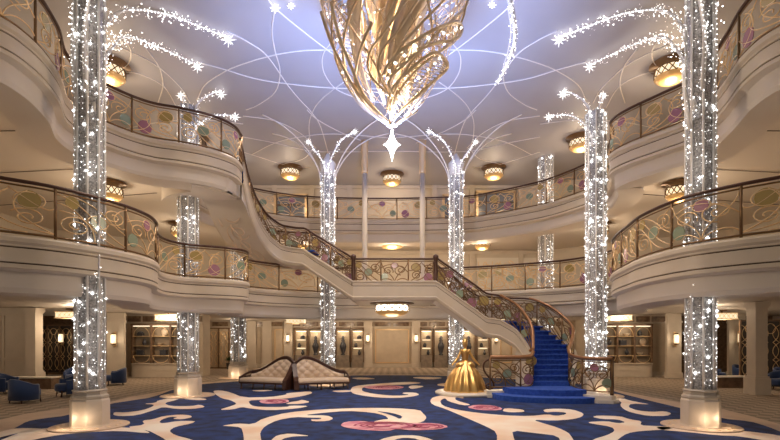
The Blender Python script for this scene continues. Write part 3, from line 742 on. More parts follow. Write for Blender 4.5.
# scroll newel at the left, post newel at the right
o3=Vector(ri.location); e=Vector((3.40,16.25,.24))
b=MB(); cv=bez((0,1.08),(-.35,.98),(-.2,.62),(.0,.45))[:-1]+bez((0,.45),(.2,.28),(.22,.04),(-.02,.05))+spi(-.02,.16,.11,1.2,-1.57,-1,14)
b.tube([e+Vector((u,0,v))-o3 for u,v in cv],.035,6); b.build('newel_scroll',M['handrail'],ri)
o3=Vector(ro.location)
b=MB(); b.tube([Vector((7.0,14.8,.22))-o3,Vector((7.0,14.8,1.42))-o3],.06,8); b.lathe([(.0,1.42),(.09,1.43),(.09,1.47),(0,1.5)],10,c=Vector((7.0,14.8,0))-o3); b.build('newel_post',M['handrail'],ro)
# landing posts
for x,lab in ((-1.5,'stout bronze newel at the left corner of the landing'),(1.7,'stout bronze newel at the right corner of the landing')):
    b=MB(); b.lathe([(.11,0),(.11,.1),(.07,.16),(.09,.5),(.07,.95),(.11,1.05),(.11,1.15),(.05,1.2),(0,1.22)],12)
    o=b.build('newel',M['handrail'],loc=(x,18.06,4.12)); tag(o,lab,'newel post','landing newels')
# slender poles
for x,lab in ((-1.3,'slender cream pole with a gilded sleeve, left of the landing'),(1.45,'slender cream pole with a gilded sleeve, right of the landing')):
    p=thing('ceiling_pole',lab,'pole',(x,22.2,Z1+.03),0,'slender poles')
    b=MB(); b.lathe([(.18,0),(.18,.1),(.125,.16),(.125,5.9)],14); b.build('pole_shaft',M['cream'],p)
    b=MB(); b.lathe([(.14,5.85),(.16,5.95),(.145,6.1),(.17,6.4),(.145,6.7),(.17,7.0),(.15,7.2),(.2,7.42)],14); b.build('gilded_sleeve',M['brass'],p)

# ------------------------------------------------------------------ statue (generic gilded gown figure)
SX,SY=2.68,17.05
b=MB(); b.lathe([(1.12,.012),(1.14,.06),(1.14,.1),(1.1,.13),(1.0,.14)],48); o=b.build('statue_dais',M['white'],loc=(SX+.05,SY+.05,0)); tag(o,'round ivory dais under the golden statue at the foot of the stairs','dais')
sta=thing('gilded_statue','golden statue of a figure in a wide pleated ball gown on the dais','statue',(SX,SY,.14)); sta.scale=(1.0,1.0,1.09)
pl_=lambda a,z: 1+.055*math.sin(15*a)*min(1,max(0,(1.05-z)/.5))+.03*math.sin(6*a+1)*(1 if z<.8 else 0)
b=MB(); b.lathe([(.74,0),(.735,.05),(.68,.25),(.58,.48),(.43,.70),(.28,.86),(.16,.97),(.11,1.03)],90,wob=pl_); b.build('skirt',M['gold2'],sta)
b=MB(); 
for k,(sx_) in enumerate((-1,1)):
    b.lathe([(.0,.74),(.17,.78),(.22,.84),(.17,.93),(.08,1.0)],24,c=(sx_*.15,-.06,0))
b.build('overskirt',M['gold2'],sta)
b=MB(); b.lathe([(.125,.99),(.105,1.06),(.125,1.16),(.15,1.26),(.155,1.33),(.12,1.385),(.05,1.41),(.042,1.47),(.06,1.49)],20,wob=lambda a,z:1-.25*abs(math.sin(a)))
b.lathe([(.0,1.44),(.06,1.46),(.088,1.53),(.095,1.60),(.08,1.67),(.045,1.715),(0,1.725)],18)
for s_ in (-1,1):
    b.tube(catmull([(s_*.13,0,1.34),(s_*.2,-.02,1.24),(s_*.3,-.08,1.08),(s_*.42,-.12,.95),(s_*.5,-.14,.86)],5),[.05-.0011*i for i in range(21)],8)
b.build('figure',M['gold2'],sta)
b=MB(); b.lathe([(.0,1.60),(.1,1.62),(.105,1.68),(.075,1.735),(0,1.75)],16,c=(0,.03,0)); b.build('headdress',M['gold2'],sta)
for s_ in (-1,1):
    b=MB(); b.lathe([(0,1.27),(.06,1.29),(.065,1.35),(.04,1.4),(0,1.41)],12,c=(s_*.145,0,0)); b.build('sleeve',M['gold2'],sta)

# ------------------------------------------------------------------ sofas
def sofa(x,y,rz,flip,label):
    t=thing('tufted_sofa',label,'sofa',(x,y,0),rz,'pair of tufted sofas')
    W=2.1; D=.85
    def bh(u): # back height profile, u 0..1 from low end to high end
        s=min(1,max(0,(u-.02)/.78)); return .66+.62*(s*s*(3-2*s)) if u<.8 else 1.28-.30*((u-.8)/.2)**2
    X=lambda u: (u-.5)*W*(1 if not flip else -1)
    n=28
    b=MB(); vs=[]
    for i in range(n+1):
        u=i/n; h=bh(u); bow=.10*math.sin(PI*u)
        vs+=[(X(u),.32+bow,.30),(X(u),.36+bow,h),(X(u),.46+bow,h),(X(u),.46+bow,.30)]
    fs=[]
    for i in range(n):
        for k in range(4): fs.append((i*4+k,i*4+(k+1)%4,(i+1)*4+(k+1)%4,(i+1)*4+k))
    fs+= [(0,1,2,3),(n*4,n*4+3,n*4+2,n*4+1)]
    b.add(vs,fs); b.tube([(X(i/n),.40+.10*math.sin(PI*i/n),bh(i/n)+.02) for i in range(n+1)],.055,8); b.build('back_frame',M['darkwood'],t)
    # tufted back cushion
    b=MB(); nu,nv=56,18; vs=[]
    for i in range(nu+1):
        u=.03+.94*i/nu; h=bh(u)-.07
        for j in range(nv+1):
            v=j/nv; z=.44+(h-.44)*v
            gx=(u*W)/.2; gz=(z)/.16
            puff=.075*abs(math.cos(PI*(gx+gz)/2)*math.cos(PI*(gx-gz)/2))**.5
            y_=.30+.10*math.sin(PI*u)+.05*v-puff-.05*math.sin(PI*min(1,v*1.02))
            vs.append((X(u),y_,z))
    fs=[(i*(nv+1)+j,(i+1)*(nv+1)+j,(i+1)*(nv+1)+j+1,i*(nv+1)+j+1) for i in range(nu) for j in range(nv)]
    b.add(vs,fs,0,True); bc=b.build('tufted_back',M['tuft'],t,tri=True)
    bb=MB()
    for gi in range(1,23):
        for gj in range(3,9):
            if (gi+gj)%2==0: continue
            u=gi*.1/W*1.0+.0; z=gj*.16
            u=gi*.1/W
            if not .06<u<.94 or z>bh(u)-.12 or z<.5: continue
            v=(z-.44)/max(.05,bh(u)-.07-.44)
            bb.lathe([(0,-.022),(.022,-.014),(.024,0),(0,.014)],8,c=(X(u),.30+.10*math.sin(PI*u)+.05*v-.05*math.sin(PI*min(1,v))-.01,z))
    g=bb.build('buttons',M['button'],bc); g['kind']='stuff'
    # seat
    b=MB(); vs=[]; n2=24
    sec=[(-.42,.30),(-.46,.36),(-.44,.44),(-.36,.475),(.1,.475),(.30,.46)]
    for i in range(n2+1):
        u=.02+.96*i/n2; bow=.10*math.sin(PI*u); e_=min(1,min(u,1-u)/.06)**.5*.03
        for (yy,zz) in sec: vs.append((X(u),yy+bow*(1 if yy>0 else .4),zz-.03+e_))
    k=len(sec); fs=[(i*k+j,(i+1)*k+j,(i+1)*k+j+1,i*k+j+1) for i in range(n2) for j in range(k-1)]
    fs+=[tuple(range(k)),tuple(n2*k+j for j in range(k))[::-1]]
    b.add(vs,fs,0,True); b.build('seat_cushion',M['tuft'],t)
    b=MB(); vs=[]
    for i in range(n2+1):
        u=i/n2; bow=.10*math.sin(PI*u); vs+=[(X(u),-.44+bow*.4,.24),(X(u),-.44+bow*.4,.31),(X(u),.44+bow,.31),(X(u),.44+bow,.24)]
    fs=[]
    for i in range(n2):
        for q in range(4): fs.append((i*4+q,i*4+(q+1)%4,(i+1)*4+(q+1)%4,(i+1)*4+q))
    fs+=[(0,1,2,3),(n2*4,n2*4+3,n2*4+2,n2*4+1)]
    b.add(vs,fs); b.build('seat_rail',M['darkwood'],t)
    # end panel at the tall end
    xe=X(1.0); b=MB(); prof=[(-.44,.05),(-.44,.40),(-.2,.56),(.05,.85),(.22,1.05),(.36,1.0),(.46,.98),(.46,.05)]
    sgn=1 if xe>0 else -1
    vs=[(xe+sgn*.12,yy,zz) for yy,zz in prof]+[(xe-sgn*.06,yy,zz) for yy,zz in prof]; q=len(prof)
    b.add(vs,[tuple(range(q)),tuple(range(q,2*q))[::-1]]+[(i,(i+1)%q,q+(i+1)%q,q+i) for i in range(q)]); b.build('end_panel',M['darkwood'],t)
    # low arm
    xa=X(0.0); b=MB(); b.tube(catmull([(xa,-.38,.46),(xa,-.1,.56),(xa,.2,.64),(xa,.38,.68)],5),.05,8); b.box((xa,0,.40),(.06,.8,.26)); b.build('arm',M['darkwood'],t)
    for u in (.03,.3,.55,.8,.97):
        for yy in (-.38,.38):
            b=MB(); b.tube([(X(u),yy+.03,.25),(X(u),yy,.0)],[.035,.018],6); b.build('leg',M['darkwood'],t)
    return t
sofa(-5.08,18.92,math.radians(-20),False,'cream tufted sofa sloping down to the left, left of the pair')
sofa(-2.84,18.86,math.radians(20),True,'cream tufted sofa sloping down to the right, nearer the statue')

# ------------------------------------------------------------------ navy armchairs
def armchair(x,y,rz,label,proto=[None]):
    if proto[0]: return dup(proto[0],(x,y,0),rz,label)
    t=thing('armchair',label,'chair',(x,y,0),rz,'navy velvet armchairs'); proto[0]=t
    b=MB(); b.lathe([(.36,.20),(.38,.24),(.38,.40),(.34,.45),(0,.46)],20,c=(0,-.03,0)); b.build('seat',M['chair'],t)
    b=MB(); vs=[]; n=24
    for i in range(n+1):
        a=math.radians(-25+230*i/n); s=math.sin(max(0,min(PI,(a)))) ; top=.60+.18*max(0,s)
        for rr,zz in ((.36,.10),(.36,top-.03),(.40,top),(.45,top-.03),(.45,.10)): vs.append((rr*math.cos(a),rr*math.sin(a)*.95,zz))
    k=5; fs=[]
    for i in range(n):
        for j in range(k): fs.append((i*k+j,i*k+(j+1)%k,(i+1)*k+(j+1)%k,(i+1)*k+j))
    fs+=[tuple(range(k)),tuple(n*k+j for j in range(k))[::-1]]
    b.add(vs,fs,0,True); b.build('backrest',M['chair'],t)
    for sx in (-1,1):
        for sy in (-1,1):
            b=MB(); b.tube([(sx*.26,sy*.26,.22),(sx*.29,sy*.29,0)],[.03,.02],6); b.build('leg',M['darkwood'],t)
    return t
armchair(-11.75,14.9,math.radians(160),'navy armchair nearest the camera on the left, seen from behind')
armchair(-14.4,17.4,math.radians(100),'navy armchair behind the nearest one at the left edge')
armchair(-11.55,16.6,math.radians(-40),'navy armchair half hidden behind the front left column')
armchair(-14.3,21.0,math.radians(20),'navy armchair farthest back in the left lounge')
armchair(-12.3,20.7,math.radians(-60),'navy armchair just right of the front left column')
armchair(17.5,23.2,math.radians(20),'navy armchair in the right lounge, left of the square pillar')
armchair(15.55,18.6,math.radians(-50),'navy armchair at the right edge of the hall')
armchair(15.6,22.4,math.radians(50),'navy armchair just right of the front right column')
armchair(17.6,20.8,math.radians(0),'navy armchair behind the one at the right edge')

# low wooden planters, lounge pillars, screens
for x,y,w,lab in ((-15.0,19.2,2.2,'low walnut planter with stone top in the left lounge'),(14.6,19.6,2.4,'low walnut planter with stone top in the right lounge')):
    t=thing('planter',lab,'planter',(x,y,0),0,'lounge planters')
    b=MB(); b.box((0,0,.22),(w,.5,.44)); b.build('planter_box',M['brownwood'],t)
    b=MB(); b.box((0,0,.46),(w+.08,.58,.05)); b.build('stone_top',M['white'],t)
for x,y,lab in ((-15.55,20.2,'square cream pillar at the left lounge entrance'),(13.5,17.2,'square cream pillar at the right lounge entrance')):
    t=thing('lounge_pillar',lab,'pillar',(x,y,0),0,'square lounge pillars')
    b=MB(); b.box((0,0,.3),(.58,.58,.6)); b.box((0,0,.63),(.52,.52,.08)); b.build('pillar_base',M['cream'],t)
    b=MB(); b.box((0,0,2.0),(.44,.44,2.7)); b.build('pillar_shaft',M['cream'],t)
    b=MB(); b.box((0,0,3.3),(.56,.56,.16)); b.box((0,0,3.2),(.5,.5,.06)); b.build('pillar_capital',M['cream'],t)
def screen(x,y,w,h,lab,rz=0,n=3,back='dark'):
    t=thing('lattice_screen',lab,'screen',(x,y,0),rz,'arched lattice screens')
    b=MB(); b.box((0,.06,h/2),(w,.04,h)); b.build('screen_back',M[back],t)
    b=MB()
    for i in range(n+1): b.box(((i/n-.5)*w,0,h/2),(.07,.08,h))
    b.box((0,0,h-.03),(w,.08,.08)); b.box((0,0,.05),(w,.08,.1)); b.build('screen_frame',M['brownwood'],t)
    b=MB(); pw=w/n
    for i in range(n):
        c=(i+.5-n/2)*pw
        for s_ in (-1,1):
            for z0 in (h*.08,h*.36,h*.64):
                b.tube([(c+s_*pw*u,0,z0+v*h*.28) for u,v in bez((.45,0),(.0,.3),(.0,.7),(.45,1))],.016,4)
                b.tube([(c+s_*pw*u,0,z0+v*h*.28) for u,v in bez((.12,0),(.5,.3),(.5,.7),(.12,1))],.016,4)
        b.tube([(c+pw*.25*math.cos(a),0,h*.86+pw*.25*math.sin(a)) for a in [k*PI/8 for k in range(17)]],.016,4)
    b.build('lattice',M['brass'],t)
screen(-12.15,32.6,1.45,2.85,'lattice screen doors between the left columns at the far end',0,2,'litback')
screen(18.3,21.9,3.8,2.95,'dark arched lattice screen at the right edge of the hall',0,4)
screen(-19.8,27.2,2.2,2.9,'dark lattice screen deep in the left lounge',0,3)
# potted plant beside the lattice doors
t=thing('potted_plant','small dark potted shrub beside the lattice screen doors','plant',(-11.2,32.0,0))
b=MB(); b.lathe([(.16,0),(.22,.4),(.24,.42),(.2,.42)],14); b.build('pot',M['pot'],t)
b=MB()
for k in range(70):
    a=random.uniform(0,2*PI); e=random.uniform(.1,1.3); L=random.uniform(.25,.5); p=Vector((0,0,.55)); d=Vector((math.cos(a)*math.cos(e),math.sin(a)*math.cos(e),math.sin(e)))*L; s_=Vector((-math.sin(a),math.cos(a),0))*.05
    b.add([p+d*.3-s_,p+d*.3+s_,p+d*1.0],[(0,1,2)])
o=b.build('leaves',M['leafgreen'],t,tri=True); o['kind']='stuff'

# ------------------------------------------------------------------ ground-floor wall dressing
def frieze(x0,x1,y,n,zt=3.40):
    b=MB(); b.box(((x0+x1)/2,y-.03,2.95),(x1-x0,.1,.08)); b.box(((x0+x1)/2,y-.03,zt-.03),(x1-x0,.12,.08)); trim(b,M['cream'])
    b=MB(); w=(x1-x0)/n
    for i in range(n): b.box((x0+w*(i+.5),y-.02,3.16),(w*.86,.05,.30))
    trim(b,M['brownmarble'])
frieze(-13.2,13.2,33.95,20)
def pilaster(x,y,w=.7,m='cream'):
    b=MB(); b.box((x,y-.08,1.7),(w,.16,3.4)); b.box((x,y-.1,.15),(w+.1,.22,.3)); b.box((x,y-.1,2.95),(w+.08,.2,.1)); trim(b,M[m])
for x in (-10.2,-9.1,-7.55,-1.75,1.75,7.55,9.1,10.4,12.6): pilaster(x,33.95,.62)
# big centre wall panel and side panels
b=MB()
for x0,x1 in ((-1.2,1.2),(-9.0+.45,-7.95),(7.95,8.7)):
    for za in (.35,2.75): b.box(((x0+x1)/2,33.97,za),(x1-x0,.05,.06))
    for xa in (x0,x1): b.box((xa,33.97,1.55),(.06,.05,2.4))
trim(b,M['brass'])
b=MB()
for x in (-12.5,-10.8,-9.65,-7.7,9.7,11.5): b.box((x,33.96,1.6),(.03,.04,2.6))
b.box((0,33.94,.12),(26,.08,.24)); trim(b,M['cream'])
def baseboard(name,x0,x1,y):
    b=MB(); b.box(((x0+x1)/2,y,.1),(x1-x0,.06,.2)); b.build(name,M['cream'],kind='structure')
baseboard('baseboard_left',-22.4,-16,20.58)
def sconce(x,y,z,lab,s=1.0,proto=[None]):
    if proto[0]: 
        o=dup(proto[0],(x,y,z),0,lab)
    else:
        t=thing('wall_sconce',lab,'sconce',(x,y,z),0,'wall sconces'); proto[0]=t
        b=MB(); b.box((0,0,0),(.12,.04,.75)); b.lathe([(.0,-.42),(.05,-.36),(.03,-.3)],10,c=(0,-.1,0)); b.build('wall_plate',M['brass'],t)
        b=MB(); b.lathe([(.10,-.22),(.12,-.18),(.12,.20),(.10,.24)],14,c=(0,-.14,0)); b.build('glass_shade',M['lampglow'],t)
        b=MB(); b.lathe([(.11,-.28),(.13,-.22)],14,c=(0,-.14,0)); b.build('shade_ring',M['iron'],t)
        b=MB(); b.lathe([(.13,.24),(.05,.32)],14,c=(0,-.14,0)); b.build('shade_ring',M['iron'],t)
    point('sconce_light',(x,y-.42,z),7,WARM,.1)
sconce(-7.55,33.82,2.12,'glowing wall sconce left of the far left display niches')
sconce(-1.75,33.82,2.12,'glowing wall sconce left of the central wall panel')
sconce(1.75,33.82,2.12,'glowing wall sconce right of the central wall panel')
sconce(7.55,33.82,2.12,'glowing wall sconce beneath the stairs, right of the niches')
sconce(-14.15,23.75,2.05,'glowing wall sconce on the pilaster left of the left cabinets')
sconce(14.75,24.25,2.05,'glowing wall sconce on the pilaster right of the right cabinets')
sconce(-19.2,27.1,2.1,'glowing wall sconce on the dark wall of the left lounge')
sconce(18.6,24.95,2.1,'glowing wall sconce in the right lounge near the pillar')
pilaster(18.6,25.2,.9); 
# side cabinet walls
for sx,x0,x1,y in ((-1,-14.6,-10.4,25.2),(1,10.9,15.2,25.4)):
    b=MB(); b.box(((x0+x1)/2,y+.9,1.71),(x1-x0,1.0,3.42)); b.build('wall_cabinet_'+('left' if sx<0 else 'right'),M['wallpanel'],kind='structure')
    frieze(x0,x1,y+.4,5)
    b=MB(); b.box(((x0+x1)/2,y+.36,.12),(x1-x0,.1,.24)); trim(b,M['cream'])
pilaster(-14.15,23.95,.9); pilaster(14.75,24.45,.75)
# ornaments
def orn(kind,x,y,z,lab,grp):
    b=MB()
    if kind=='vase': b.lathe([(.05,0),(.06,.02),(.11,.1),(.12,.18),(.06,.28),(.05,.34),(.07,.37)],14)
    elif kind=='jar': b.lathe([(.07,0),(.12,.05),(.12,.2),(.08,.25),(.1,.27),(.03,.31),(0,.33)],14)
    elif kind=='box': b.box((0,0,.13),(.34,.2,.26)); b.box((0,0,.275),(.37,.23,.03)); b.lathe([(.02,.29),(.03,.32),(0,.34)],8)
    elif kind=='casket': b.box((0,0,.08),(.3,.2,.16)); b.lathe([(.15,.16),(.13,.22),(.06,.26),(0,.265)],12)
    elif kind=='tall': b.lathe([(.16,0),(.17,.03),(.09,.1),(.16,.35),(.24,.6),(.2,.8),(.1,.95),(.13,1.05),(.08,1.15),(.12,1.25),(.02,1.4),(0,1.42)],18)
    elif kind=='bowl': b.lathe([(.05,0),(.07,.02),(.13,.09),(.17,.14),(.15,.14),(.05,.05)],14)
    elif kind=='plate': 
        b.lathe([(0,0),(.1,.0),(.19,.03),(.19,.045),(.1,.02),(0,.02)],20)
        b.v=[(p[0],p[2]-.01+.06,p[1]+.2) for p in b.v]
        b.box((0,.03,.015),(.14,.14,.03))
    o=b.build({'vase':'vase','jar':'lidded_jar','box':'keepsake_box','casket':'casket','tall':'tall_urn','bowl':'bowl','plate':'display_plate'}[kind],M['palepot'] if kind in('plate','bowl') else M['pot'],loc=(x,y,z)); tag(o,lab,{'vase':'vase','jar':'jar','box':'box','casket':'casket','tall':'urn','bowl':'bowl','plate':'plate'}[kind],grp)
SHELFW={0:'top',1:'middle',2:'bottom'}
def cabinet(x0,x1,y,sgn,lab,side):
    t=thing('display_cabinet',lab,'cabinet',((x0+x1)/2,y,0),0,'glass display cabinets'); W=x1-x0
    b=MB(); b.box((0,.0,.35),(W,.35,.7)); b.box((0,-.03,.72),(W+.06,.46,.05)); b.box((0,-.19,.36),(W,.03,.04)); b.build('base_cupboard',M['cream'],t)
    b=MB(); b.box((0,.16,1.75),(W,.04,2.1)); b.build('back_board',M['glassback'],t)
    for i in range(4):
        b=MB(); b.box(((i/3-.5)*W,-.05,1.78),(.09,.3,2.1)); b.build('upright',M['brownwood'],t)
    b=MB(); b.box((0,-.05,2.82),(W+.1,.34,.1)); b.build('cornice',M['brownwood'],t)
    bw=W/3
    for i in range(3):
        for k,z in enumerate((2.2,1.68,1.15)):
            b=MB(); b.box(((i-1)*bw,-.04,z),(bw-.1,.26,.03)); b.build('shelf',M['brass'],t)
        b=MB(); b.tube([((i-1)*bw+.42*bw*math.cos(a),-.17,1.15+.38*math.sin(a)) for a in [PI*k/12 for k in range(-12,1)]],.014,4); b.build('arch_bracket',M['brass'],t); b=MB()
        b.tube([((i-1)*bw+.42*bw*math.cos(a),-.17,2.2+.5*math.sin(a)) for a in [PI*k/12 for k in range(0,13)]],.014,4); b.build('arch_bracket',M['brass'],t)
    b=MB(); b.box((0,-.1,2.75),(W-.1,.05,.03)); b.build('cabinet_light',M['nichelight'],t)
    bay={-1:('left','centre','right'),1:('left','centre','right')}[sgn]
    ks=['casket','vase','box','plate','bowl','box','vase','casket','jar'] if sgn<0 else ['plate','vase','casket','bowl','box','vase','jar','plate','bowl']
    q=0
    for i in range(3):
        for k,z in enumerate((2.2,1.68,1.15)):
            kind=ks[q]; q+=1
            orn(kind,(x0+x1)/2+(i-1)*bw+(.1 if (i+k)%2 else -.12),y-.04,z+.017,'%s, %s shelf of the %s bay, cabinet on the %s side wall'%({'vase':'dark vase','jar':'dark lidded jar','box':'dark square keepsake box','casket':'dark domed casket','bowl':'pale bowl','plate':'pale round plate'}[kind],SHELFW[k],bay[i],side),'cabinet ornaments')
    point('cabinet_glow',((x0+x1)/2,y-.5,2.6),14,WARM,.3)
cabinet(-14.0,-10.9,25.2,-1,'wide brass framed display cabinet against the left side wall','left')
cabinet(11.3,14.1,25.4,1,'wide brass framed display cabinet against the right side wall','right')
# lit niches in the far wall
def niche(x,w,kind,side,pos):
    t=thing('display_niche','%s lit display niche, %s of the %s group in the far wall'%('tall' if kind=='tall' else 'shelved',pos,side),'display niche',(x,33.9,0),0,'lit wall niches')
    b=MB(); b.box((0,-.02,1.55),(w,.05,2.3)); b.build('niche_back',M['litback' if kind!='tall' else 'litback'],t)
    b=MB()
    for s_ in (-1,1): b.box((s_*w/2,-.17,1.65),(.08,.32,2.5))
    b.box((0,-.17,2.86),(w+.1,.34,.12)); b.build('niche_frame',M['brownwood'],t)
    b=MB(); b.box((0,-.17,.45),(w,.32,.9)); b.build('niche_base',M['nichebase'],t)
    b=MB(); b.box((0,-.12,2.62),(w*.8,.1,.04)); b.build('niche_lamp',M['nichelight'],t)
    if kind=='tall':
        orn('tall',x,33.72,.91,'tall dark urn in the %s %s niche of the far wall'%(pos,side),'far wall urns')
    else:
        for k,z in enumerate((2.05,1.45,.91)):
            if z>1:
                b=MB(); b.box((0,-.15,z),(w*.94,.26,.04)); b.build('shelf',M['litback'],t)
                b=MB(); b.box((0,-.1,z-.05),(w*.7,.08,.03)); b.build('niche_lamp',M['nichelight'],t)
            orn(('vase','casket','jar')[(k+int(abs(x)*3))%3],x+.12*(-1)**k,33.72,z+.022 if z>1 else .91,'dark ornament on the %s shelf of the %s %s niche'%(SHELFW[k],pos,side),'far wall ornaments')
    point('niche_glow',(x,33.55,2.4),5,WARM,.15)
for side,sx in (('left',-1),('right',1)):
    for i,(xo,w,k) in enumerate(((-2.5,.85,'shelf'),(-3.55,1.0,'tall'),(-4.5,.8,'shelf'),(-5.55,1.0,'tall'),(-6.6,.9,'shelf'))):
        niche(-xo*sx,w,k,side,('innermost','second','middle','fourth','outermost')[i])

# ------------------------------------------------------------------ ceiling lamps
def lamp(x,y,z,r,lab,w,drop=.16,proto={}):
    key=(round(r,2),drop); glow='whiteglow' if r>.6 else 'lampglow'
    if key in proto: t=dup(proto[key],(x,y,z),0,lab)
    else:
        t=thing('ceiling_lamp',lab,'ceiling lamp',(x,y,z),0,'drum ceiling lamps'); proto[key]=t
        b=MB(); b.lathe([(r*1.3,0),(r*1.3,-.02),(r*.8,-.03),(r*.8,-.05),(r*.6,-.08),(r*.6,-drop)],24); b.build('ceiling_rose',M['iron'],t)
        b=MB(); b.lathe([(r*.95,-drop),(r*.95,-drop-.02),(r*.97,-drop-.30),(r*.9,-drop-.33)],28); b.build('drum_shade',M[glow],t)
        b=MB(); b.lathe([(r*.98,-drop-.28),(r*1.0,-drop-.31),(r*.7,-drop-.44),(r*.3,-drop-.50),(0,-drop-.51)],28); b.build('amber_dish',M['amberdish'],t)
        b=MB()
        for q in range(14):
            a0=2*PI*q/14
            for s_ in (-1,1): b.tube([(r*.985*math.cos(a0+s_*2*PI/14*u),r*.985*math.sin(a0+s_*2*PI/14*u),-drop-.02-.28*u) for u in (0,.25,.5,.75,1)],.018,4)
        b.lathe([(r*.96,-drop),(r*1.01,-drop-.02),(r*.96,-drop-.04)],28); b.build('lattice_band',M['iron'],t)
    point('lamp_light',(x,y,z-drop-.72),w,WARM,r*.6)
ZU=ZC; ZM=7.50; ZG=3.40
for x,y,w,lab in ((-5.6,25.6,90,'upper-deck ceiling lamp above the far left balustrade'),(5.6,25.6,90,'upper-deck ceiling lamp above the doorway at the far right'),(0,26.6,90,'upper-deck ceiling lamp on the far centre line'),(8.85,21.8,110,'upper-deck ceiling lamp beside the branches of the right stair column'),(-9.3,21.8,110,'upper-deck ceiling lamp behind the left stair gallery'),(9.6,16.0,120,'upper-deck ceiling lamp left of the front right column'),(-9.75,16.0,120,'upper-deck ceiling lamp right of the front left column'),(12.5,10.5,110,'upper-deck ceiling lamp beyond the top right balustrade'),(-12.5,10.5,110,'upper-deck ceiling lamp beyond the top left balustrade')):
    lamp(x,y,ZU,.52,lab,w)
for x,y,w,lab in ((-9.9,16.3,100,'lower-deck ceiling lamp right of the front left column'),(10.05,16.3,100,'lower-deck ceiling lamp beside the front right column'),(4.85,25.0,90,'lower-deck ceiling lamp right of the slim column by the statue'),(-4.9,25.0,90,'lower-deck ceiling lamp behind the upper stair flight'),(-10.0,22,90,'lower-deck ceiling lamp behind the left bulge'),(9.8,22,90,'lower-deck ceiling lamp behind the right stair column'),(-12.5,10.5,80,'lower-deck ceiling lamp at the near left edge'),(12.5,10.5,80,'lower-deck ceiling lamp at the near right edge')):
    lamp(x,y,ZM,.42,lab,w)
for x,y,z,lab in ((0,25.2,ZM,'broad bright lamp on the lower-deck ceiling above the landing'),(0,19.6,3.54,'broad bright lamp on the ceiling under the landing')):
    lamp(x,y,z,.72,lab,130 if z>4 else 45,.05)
def boxlamp(x,y,lab,proto=[None]):
    if proto[0]: dup(proto[0],(x,y,ZG),0,lab)
    else:
        t=thing('box_lamp',lab,'ceiling lamp',(x,y,ZG),0,'lattice box lamps'); proto[0]=t
        b=MB(); b.tube([(0,0,0),(0,0,-.14)],.04,6); b.box((0,0,-.02),(.3,.3,.04)); b.build('lamp_stem',M['iron'],t)
        b=MB(); b.box((0,0,-.28),(1.05,.6,.27)); b.build('glass_box',M['lampglow'],t)
        b=MB()
        for z in (-.14,-.42): b.box((0,0,z),(1.12,.66,.04))
        for s_ in (-.31,.31):
            for i in range(5):
                c=(i-2)*.21; b.tube([(c-.105,s_,-.28),(c,s_,-.15),(c+.105,s_,-.28),(c,s_,-.41),(c-.105,s_,-.28)],.012,4)
        b.build('lattice',M['brass'],t)
    point('box_light',(x,y-.1,ZG-.65),50,WARM,.3)
for x,y,lab in ((-11.2,23.3,'lattice box lamp in front of the left display cabinet'),(11.35,23.3,'lattice box lamp in front of the right display cabinet'),(-5.7,27.6,'lattice box lamp above the sofas at the far end'),(-14.4,20.9,'lattice box lamp left of the front left column'),(15.6,22.0,'lattice box lamp right of the front right column'),(6.2,27.6,'lattice box lamp beyond the foot of the stairs')):
    boxlamp(x,y,lab)
# mural panel on the far right lower deck
t=thing('wall_mural','pale scrolled wall panel on the lower deck at the far right','wall panel',(7.1,28.56,5.0))
b=MB(); b.box((0,0,1.0),(3.8,.06,2.1)); b.build('mural_board',M['white'],t)
b=MB()
for i in range(4):
    for cv in PATS[i%3][0]: b.tube([((i-2+u)*.92,-.05,.1+v*1.8) for u,v in cv],.02,4)
b.build('mural_scrolls',M['brass'],t)

# ------------------------------------------------------------------ lights of the place, with added fills
point('chandelier_warm',(0,CD,9.6),200,(1,.84,.62),.5)
point('chandelier_core',(0,CD-.2,8.4),25,(1,.78,.5),.3)
def spot(x,y,z,w,ang=95,col=(1,.82,.62)):
    l=bpy.data.lights.new('fill_spot','SPOT'); l.energy=w; l.color=col; l.spot_size=math.radians(ang); l.spot_blend=.6; l.shadow_soft_size=.12
    o=bpy.data.objects.new('fill_spot',l); C.objects.link(o); o.location=(x,y,z)
for x,y in ((-4.5,12.2),(4.5,12.2),(-4.6,17.6),(5.6,17.9),(2.2,15.4),(-1.6,15.6),(0,20.4)): spot(x,y,ZC-.05,520)  # added fill spots without fixtures, aimed down at floor and stair treads
l=bpy.data.lights.new('chandelier_uplight','SPOT'); l.energy=5600; l.color=(.30,.45,1.0); l.spot_size=math.radians(125); l.spot_blend=1; l.shadow_soft_size=.25
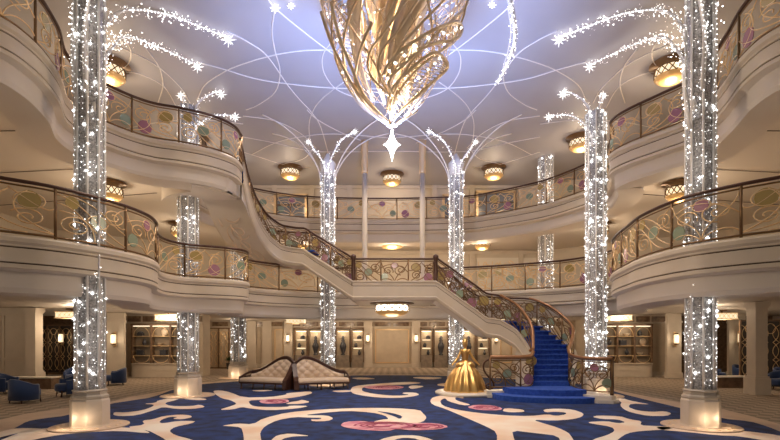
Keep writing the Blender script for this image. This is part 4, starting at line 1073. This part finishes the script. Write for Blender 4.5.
o=bpy.data.objects.new('chandelier_uplight',l); C.objects.link(o); o.location=(0,CD,6.8); o.rotation_euler=(PI-math.radians(30),0,0)
point('star_fill',(0,CD-.1,5.9),430,(1,.80,.58),.5)  # warm fill added below the pendant star to light the fascias
for x in (-10.5,-6.5,-3.2,0,3.2,6.5,10.5): point('hall_fill',(x,31.6,3.05),55,WARM,.2)  # unseen fill lights added to brighten the ground-floor back wall
for x,y in ((-13,19),(13,19),(-12,12.5),(12,12.5),(-11,25-2.5),(11,22.5),(-18.5,17.5),(18.5,18)): point('lounge_fill',(x,y,3.1),40,WARM,.2)  # more unseen fills, added to lift the dim side lounges
# plinth uplights at every column
for X,Y,r in ((-6.95,10.7,.295),(7.1,10.7,.295),(-7.28,16.6,.36),(7.28,16.6,.36),(-8,24.2,.36),(8,24.2,.36),(-2.82,20.45,.3),(2.82,20.45,.3)):
    for dx in (-.28,.28):
        point('plinth_light',(X+dx*.75,Y-r*1.34-.13,.24),2.4,(1,.76,.5),.04)
# sparkle light thrown by the column strands
for X,Y in ((-6.95,10.7),(7.1,10.7),(-7.28,16.6),(7.28,16.6),(-2.82,20.45),(2.82,20.45)):
    for z in (1.9,6.0,9.3):
        point('strand_light',(X*.93,Y-.75,z),5,(1,.93,.85),.3)

w=bpy.data.worlds.new('hall'); bpy.context.scene.world=w; w.use_nodes=True
bg=w.node_tree.nodes['Background']; bg.inputs[0].default_value=(1,.86,.72,1); bg.inputs[1].default_value=.22

# ------------------------------------------------------------------ camera
cam=bpy.data.cameras.new('camera'); co=bpy.data.objects.new('camera',cam); C.objects.link(co)
cam.sensor_width=36; cam.lens=36*F/780; co.location=(0,0,H); co.rotation_euler=(PI/2,0,0)
cam.shift_y=(HY-220)/780; cam.shift_x=-(CX-390)/780; cam.clip_start=.1; cam.clip_end=200
sc=bpy.context.scene; sc.camera=co
sc.view_settings.view_transform='Standard'; sc.view_settings.look='None'; sc.view_settings.gamma=1; sc.view_settings.use_curve_mapping=False
sc.view_settings.exposure=0.25
